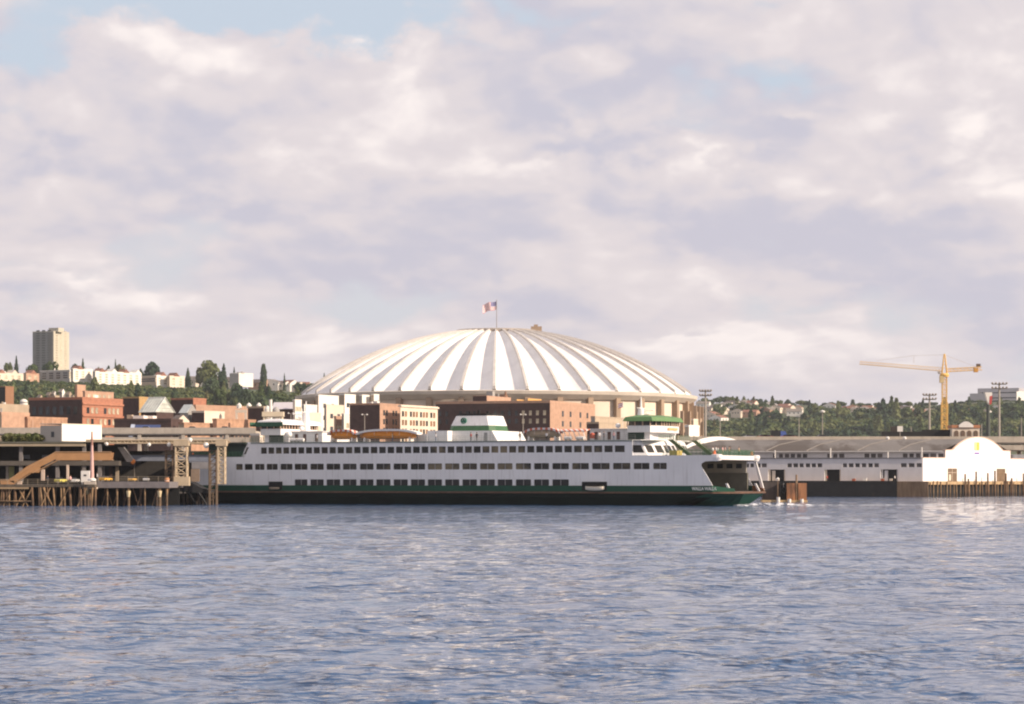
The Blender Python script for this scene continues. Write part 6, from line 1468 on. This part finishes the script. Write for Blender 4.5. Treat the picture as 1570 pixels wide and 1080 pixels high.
part_box(g1, 'foot_box', gant, -.3, w1 + .5, -.2, 2.2, -.9, .9)
g2, w2, H2 = gantry('cream lattice gantry tower before the ferry stern', 334, 344, 684, 742, 505, 6)
gantry('tall cream lattice frame rising behind the ferry stern', 404.5, 432, 639, 675, 575, 3, True, mat('gantry_pale', (.68, .56, .40), .8, .08), r=.2)
for lb_, px in (('dark steel tower upright just left of the first gantry', 259), ('dark steel tower upright just left of the second gantry', 326)):
    t = thing('steel_tower', lb_, 'steel tower', (PX(px, 510), 510, 0), 0, 'dark towers beside the gantries'); m = MB()
    for dx in (-.7, .7):
        for dy in (0, 1.6): m.tube((dx, dy, -1), (dx, dy, zl(690, 510)), .17, n=5)
    m.build('leg', mat('tower_brown', (.13, .09, .06), .9), t); m = MB()
    for k in range(8): z_ = .5 + k * 1.3; m.tube((-.7, 0, z_), (.7, 0, z_ + 1.2), .09, n=4); m.tube((-.7, 0, z_ + 1.2), (.7, 0, z_ + 1.2), .09, n=4)
    m.build('bracing', mat('tower_brown', (.13, .09, .06)), t)
# vehicle transfer span between the towers
t = thing('transfer_span', 'dark sloping vehicle ramp between the gantries at the slip', 'ramp', (PX(275, 512), 512, 0)); s = 512 / FPX
MB().prism([(0, 2.6), (46 * s, 2.2), (46 * s, 3.0), (34 * s, 3.3), (12 * s, 4.9), (0, 4.6)][::-1], 0, 9, 'y').build('deck', mat('ramp_dark_steel', (.014, .014, .016), .8, .2), t)
for q in range(13): MB().tube((0, 0, 0), (random.uniform(-.5, .5), 0, 3.9 + random.uniform(-.5, .6)), random.uniform(.14, .24), n=7).build('pile', [mat('wet_pile', (.05, .035, .025), .9, .3), mat('tower_brown', (.13, .09, .06), .9)][q % 4 == 0], t, ((-16 + q * 5.6) * s, random.uniform(.2, 3), -1))
part_box(t, 'side_plate', mat('ramp_tan_plate', (.26, .19, .14), .8), 13 * s, 26 * s, 5, 5.5, 4.6, 7.2); part_box(t, 'hoist_house', mat('hoist_grey', (.24, .23, .24), .8), 13 * s, 50 * s, 6, 10, 7.25, 8.6); part_box(t, 'dark_backing', dark_m, -20 * s, 40 * s, 8.9, 9.4, -1, 2.2)
m = MB(); [m.tube((q * s, -.3, 2.4), ((q + 16) * s, -.3, -.8), .22, n=5) for q in (14, 30)]; m.build('hanger', mat('ramp_dark_steel', (.035, .035, .04)), t)
# wooden footbridge
def footbridge():
    Y = 500.; s = Y / FPX; x = lambda px: PX(px, Y); z = lambda py: PZ(py, Y)
    B = thing('footbridge', 'orange plywood sided footbridge with a ramp going down to the left', 'footbridge', (0, Y, 0)); ply = mat('orange_plywood', (.42, .225, .10), .85, .08, .6); rl = mat('orange_handrail', (.50, .31, .17), .8)
    def span(pts_t, pts_b, nm='side_panel', y0=0, y1=.15, ml=ply): MB().prism([(x(a), z(b)) for a, b in pts_b] + [(x(a), z(b)) for a, b in reversed(pts_t)], y0, y1, 'y').build(nm, ml, B)
    span([(85, 694), (171, 694)], [(86, 706), (169, 706)]); span([(85.2, 694), (171, 694)], [(86, 706), (169, 706)], y0=3, y1=3.15)
    ins = mat('bridge_deck_tan', (.30, .20, .12), .9)
    span([(47, 716), (85, 694)], [(62, 716), (86, 704)], ml=ply); span([(37, 715), (80, 693.5), (84.8, 693.5)], [(40, 717), (84, 697)], 'far_side_panel', 3, 3.15)
    span([(47, 716), (62, 716.2)], [(46, 725), (60, 725)]); span([(12, 737), (47, 716)], [(22, 741), (46, 725)]); span([(0, 737), (12, 737.2), (22, 737.2)], [(2, 749), (22, 749)]); span([(10, 735), (37, 715)], [(12, 738), (40, 718)], 'far_side_panel', 3, 3.15)
    MB().prism([(x(171), z(706)), (x(86), z(706)), (x(60), z(723)), (x(46), z(723)), (x(20), z(742)), (x(0), z(747)), (x(0), z(746)), (x(20), z(741)), (x(46), z(722)), (x(60), z(722)), (x(86), z(705)), (x(171), z(705))], .2, 2.95, 'y').build('walkway', ins, B)
    m = MB()
    for a, b in (((85, 693.3), (171, 693.3)), ((47, 715.5), (85, 693.3)), ((12, 736.5), (47, 715.5)), ((0, 736.5), (12, 736.5)), ((50, 725.5), (88, 706.5)), ((20, 744), (48, 725.5))):
        m.bar((x(a[0]), -.08, z(a[1])), (x(b[0]), -.08, z(b[1])), .09)
    m.build('handrail', rl, B)
    for px, y0, y1, w_ in ((65, 720, 737, 5), (29, 738, 744, 7), (103, 713, 736, 3.2)): part_box(B, 'pillar', mat('pillar_pinkish', (.60, .47, .38), .8), x(px) - w_ * s / 2, x(px) + w_ * s / 2, .3, .9, z(y1), z(y0) )
footbridge()
# dock decks and piles
def dock():
    Y = 488.; s = Y / FPX; x = lambda px: PX(px, Y); z = lambda py: PZ(py, Y)
    D = thing('timber_dock', 'dark timber trestle dock under the footbridge at the left', 'dock', (0, Y, 0))
    part_box(D, 'deck', mat('dock_deck_dark', (.10, .08, .06), .9, .2), x(-60), x(145), 0, 34, z(747), z(743)); rail([(x(-50), -.2, z(743)), (x(120), -.2, z(743))], 1.0, 1.8, 3, .05).build('railing', mat('rail_tan', (.30, .24, .17), .8), D); part_box(D, 'curb', mat('curb_tan', (.34, .24, .14), .9), x(-60), x(44), -.3, -.01, z(750), z(747.4)); part_box(D, 'under_deck_dark_sheet', dark_m, x(-60), x(258), 16, 16.5, -1, z(747) - .01)  # near-black sheet stands in for the dark void under the deck
    rg = random.Random(11)
    for i in range(34):
        px = -20 + i * 5 + rg.uniform(-1, 1); yy = rg.choice([.2, .3, 3, 6]); MB().tube((0, 0, 0), (rg.uniform(-.4, .4), 0, z(747) + 1), rg.uniform(.14, .24), n=7).build('pile', rg.choice([pile_m, pile_m, pile_t]), D, (x(px), yy, -1))
    m = MB()
    for px in (4, 24, 34, 62, 90, 118): m.tube((x(px), .1, -.2), (x(px + 15), .1, z(748)), .12, n=5)
    for px in (28, 66): m.tube((x(px + 15), .05, -.2), (x(px), .05, z(748)), .12, n=5)
    m.build('brace', pile_t, D); m = MB(); m.tube((x(-30), -.1, .9), (x(48), -.1, .9), .14, n=5); m.build('waler', pile_t, D)
    E = thing('concrete_dock', 'grey concrete dock on pale piles between footbridge and gantry', 'dock', (0, Y + 3, 0)); g_ = mat('dock_grey_edge', (.17, .15, .15), .9, .12)
    part_box(E, 'deck', g_, x(145) + .01, x(256), 0, 30, z(748.5), z(739))
    for px, w_ in ((129, 5), (175, 3.2), (193, 4), (241, 5), (218, 2.5), (160, 2.5), (252, 3)):
        MB().tube((0, 0, -1), (0, 0, z(749)), w_ * s / 2, n=10).build('pile', pile_t, E, (x(px), .6, 0))
    for px, w_, py in ((129, 9, 749), (193, 7, 753), (241, 7, 753)): MB().lathe([(w_ * s / 3.4, -1.2), (w_ * s / 2, -.2), (w_ * s / 2, 0)], n=12).build('pile_cap', mat('pile_cap_cream', (.62, .50, .30), .8), E, (x(px), .3, z(py)))
    rail([(x(146), -.05, z(739) + .01), (x(255), -.05, z(739) + .01)], 1.0, 1.8, 3, .05).build('railing', mat('rail_tan', (.30, .24, .17), .8), E)
    m = MB()
    for px in (150, 168, 184, 205, 228, 246): m.tube((x(px), .9, -.5), (x(px + 9), .9, z(749)), .1, n=5)
    for px in (159, 199, 237): m.tube((x(px + 9), 1.1, -.5), (x(px), 1.1, z(749)), .1, n=5)
    m.build('brace', pile_m, E)
    for px in (153, 182, 208, 233, 248): MB().tube((0, 0, -1), (0, 0, z(749)), .2, n=8).build('pile', pile_m, E, (x(px), 3.5, 0))
    part_box(E, 'platform', cream, x(124), x(146), -1.2, 0, z(750), z(747.5)); part_box(E, 'platform', mat('platform_pale', (.5, .44, .38), .8), x(126), x(144), -1.1, -.1, z(745), z(738.5)) 
dock()
zdk = PZ(743, 488)
# tapering pole, white cabinet
Y = 487; s = Y / FPX
t = thing('mast_pole', 'tall tapering pink and white pole standing on the dock', 'pole', (PX(141, Y), Y, PZ(737.5, Y))); H = PZ(662, Y) - PZ(737.5, Y)
MB().tube((0, 0, 0), (0, 0, H * .72), .42, .24, 10).build('lower_pole', mat('pole_pink', (.62, .38, .33), .7, .1), t); MB().tube((0, 0, H * .72), (0, 0, H), .24, .15, 10).build('upper_pole', mat('pole_brown', (.35, .18, .14), .7), t); MB().lathe([(.8, 0), (.8, .35), (.5, .5)], n=12).build('foot', trim_w, t)
t = thing('cabinet', 'white equipment cabinet with a dark mark beside the pink pole', 'cabinet', (PX(126.5, Y), Y + 3, zdk)); w_ = 6.5 * s
MB().box(-w_, w_, 0, 1.2, .4, PZ(722, Y) - zdk).build('body', trim_w, t); MB().box(-.25, .25, -.05, -.005, 1.6, 1.9).build('mark', dark_m, t); m = MB(); m.box(-w_ + .1, -w_ + .3, .2, .9, 0, .39); m.box(w_ - .3, w_ - .1, .2, .9, 0, .39); m.build('leg', trim_w, t)
# vehicles waiting on the docks
yd = Y + 8
car('yellow green car on the dock left of the white cabinet', PX(93, yd), yd, PZ(743, yd) + .3, cc('yellow_green_paint', (.62, .55, .12)), 1.3, 'vehicles on the dock', .72)
car('white car on the dock behind the pink pole', PX(112, yd), yd + 2, PZ(743, yd) + .3, cc('white_car_paint', (.75, .74, .72)), 1.5, 'vehicles on the dock', .72)
car('orange yellow car on the grey dock right of the pink pole', PX(162, yd), yd, PZ(738.8, yd) + .05, cc('orange_yellow_paint', (.78, .42, .04)), 1.25, 'vehicles on the dock', .72)
car('small ochre car on the grey dock below the gangway', PX(203, yd), yd, PZ(738.8, yd) + .05, cc('ochre_paint', (.6, .35, .08)), 1.4, 'vehicles on the dock', .6)
car('silver car on the grey dock right of the ochre one', PX(222, yd), yd + 2, PZ(738.8, yd) + .05, cc('silver_car_paint', (.5, .5, .5)), 1.6, 'vehicles on the dock', .6)
t = thing('barrel', 'orange barrel standing at the right end of the grey dock', 'barrel', (PX(256, 492), 492, PZ(742, 492))); MB().lathe([(.38, 0), (.45, .3), (.45, .9), (.38, 1.2)], n=14).build('drum', mat('barrel_orange', (.62, .26, .10), .7), t); MB().lathe([(.46, .55), (.46, .65)], n=14).build('hoop', trim_w, t)
for i, (px, sh, lb) in enumerate(((73, 'dark', 'person in dark clothes on the dock right of the bridge pillar'), (108, 'pink', 'person in pink on the dock between the yellow and white cars'), (149, 'white', 'person in white on the dock right of the pink pole'))):
    person(lb, (PX(px, 490), 490, PZ(743 if px < 140 else 738.9, 490 if px < 140 else 494)), i, sh, 'dark', i % 2)
# shoreline clutter below the dome: low sheds just behind the ferry
b = bldg('low pale shed behind the stern shelter', 384, 398, 436, 668, 790, tan_st, 20, mtl_r=cream, base=2)
b = bldg('small white hut on the shore behind the bow, beside the dome foot', 1050, 1056, 1072, 655, 830, tan_st, 30, mtl_r=white_st, base=2)
b = bldg('tall pale box at the foot of the dome ramps', 1060, 1063, 1070, 645, 1000, tan_st, 30, mtl_r=cream)
for i, px in enumerate((1050, 1058, 1064)): shrub(PX(px, 826), 826, LANDZ + 8.5, 4.2, 'green shore shrub by the dome foot, %s from the left' % ORD[i], 'olive', 'shrubs by the dome foot')
# ================================================================ AIR
def haze(dens):
    m = bpy.data.materials.new('haze_air'); m.use_nodes = True; nt = m.node_tree; nt.nodes.clear()
    o = nt.nodes.new('ShaderNodeOutputMaterial'); v = nt.nodes.new('ShaderNodeVolumePrincipled')
    v.inputs['Color'].default_value = (.86, .88, .95, 1); v.inputs['Density'].default_value = dens; v.inputs['Anisotropy'].default_value = .2
    nt.links.new(v.outputs[0], o.inputs['Volume'])
    b = MB().box(-3900, 3900, -2600, 4700, -3, 200).build('haze', m); tag(b, kind='stuff')
haze(.00004)
scene.cycles.volume_bounces = 0
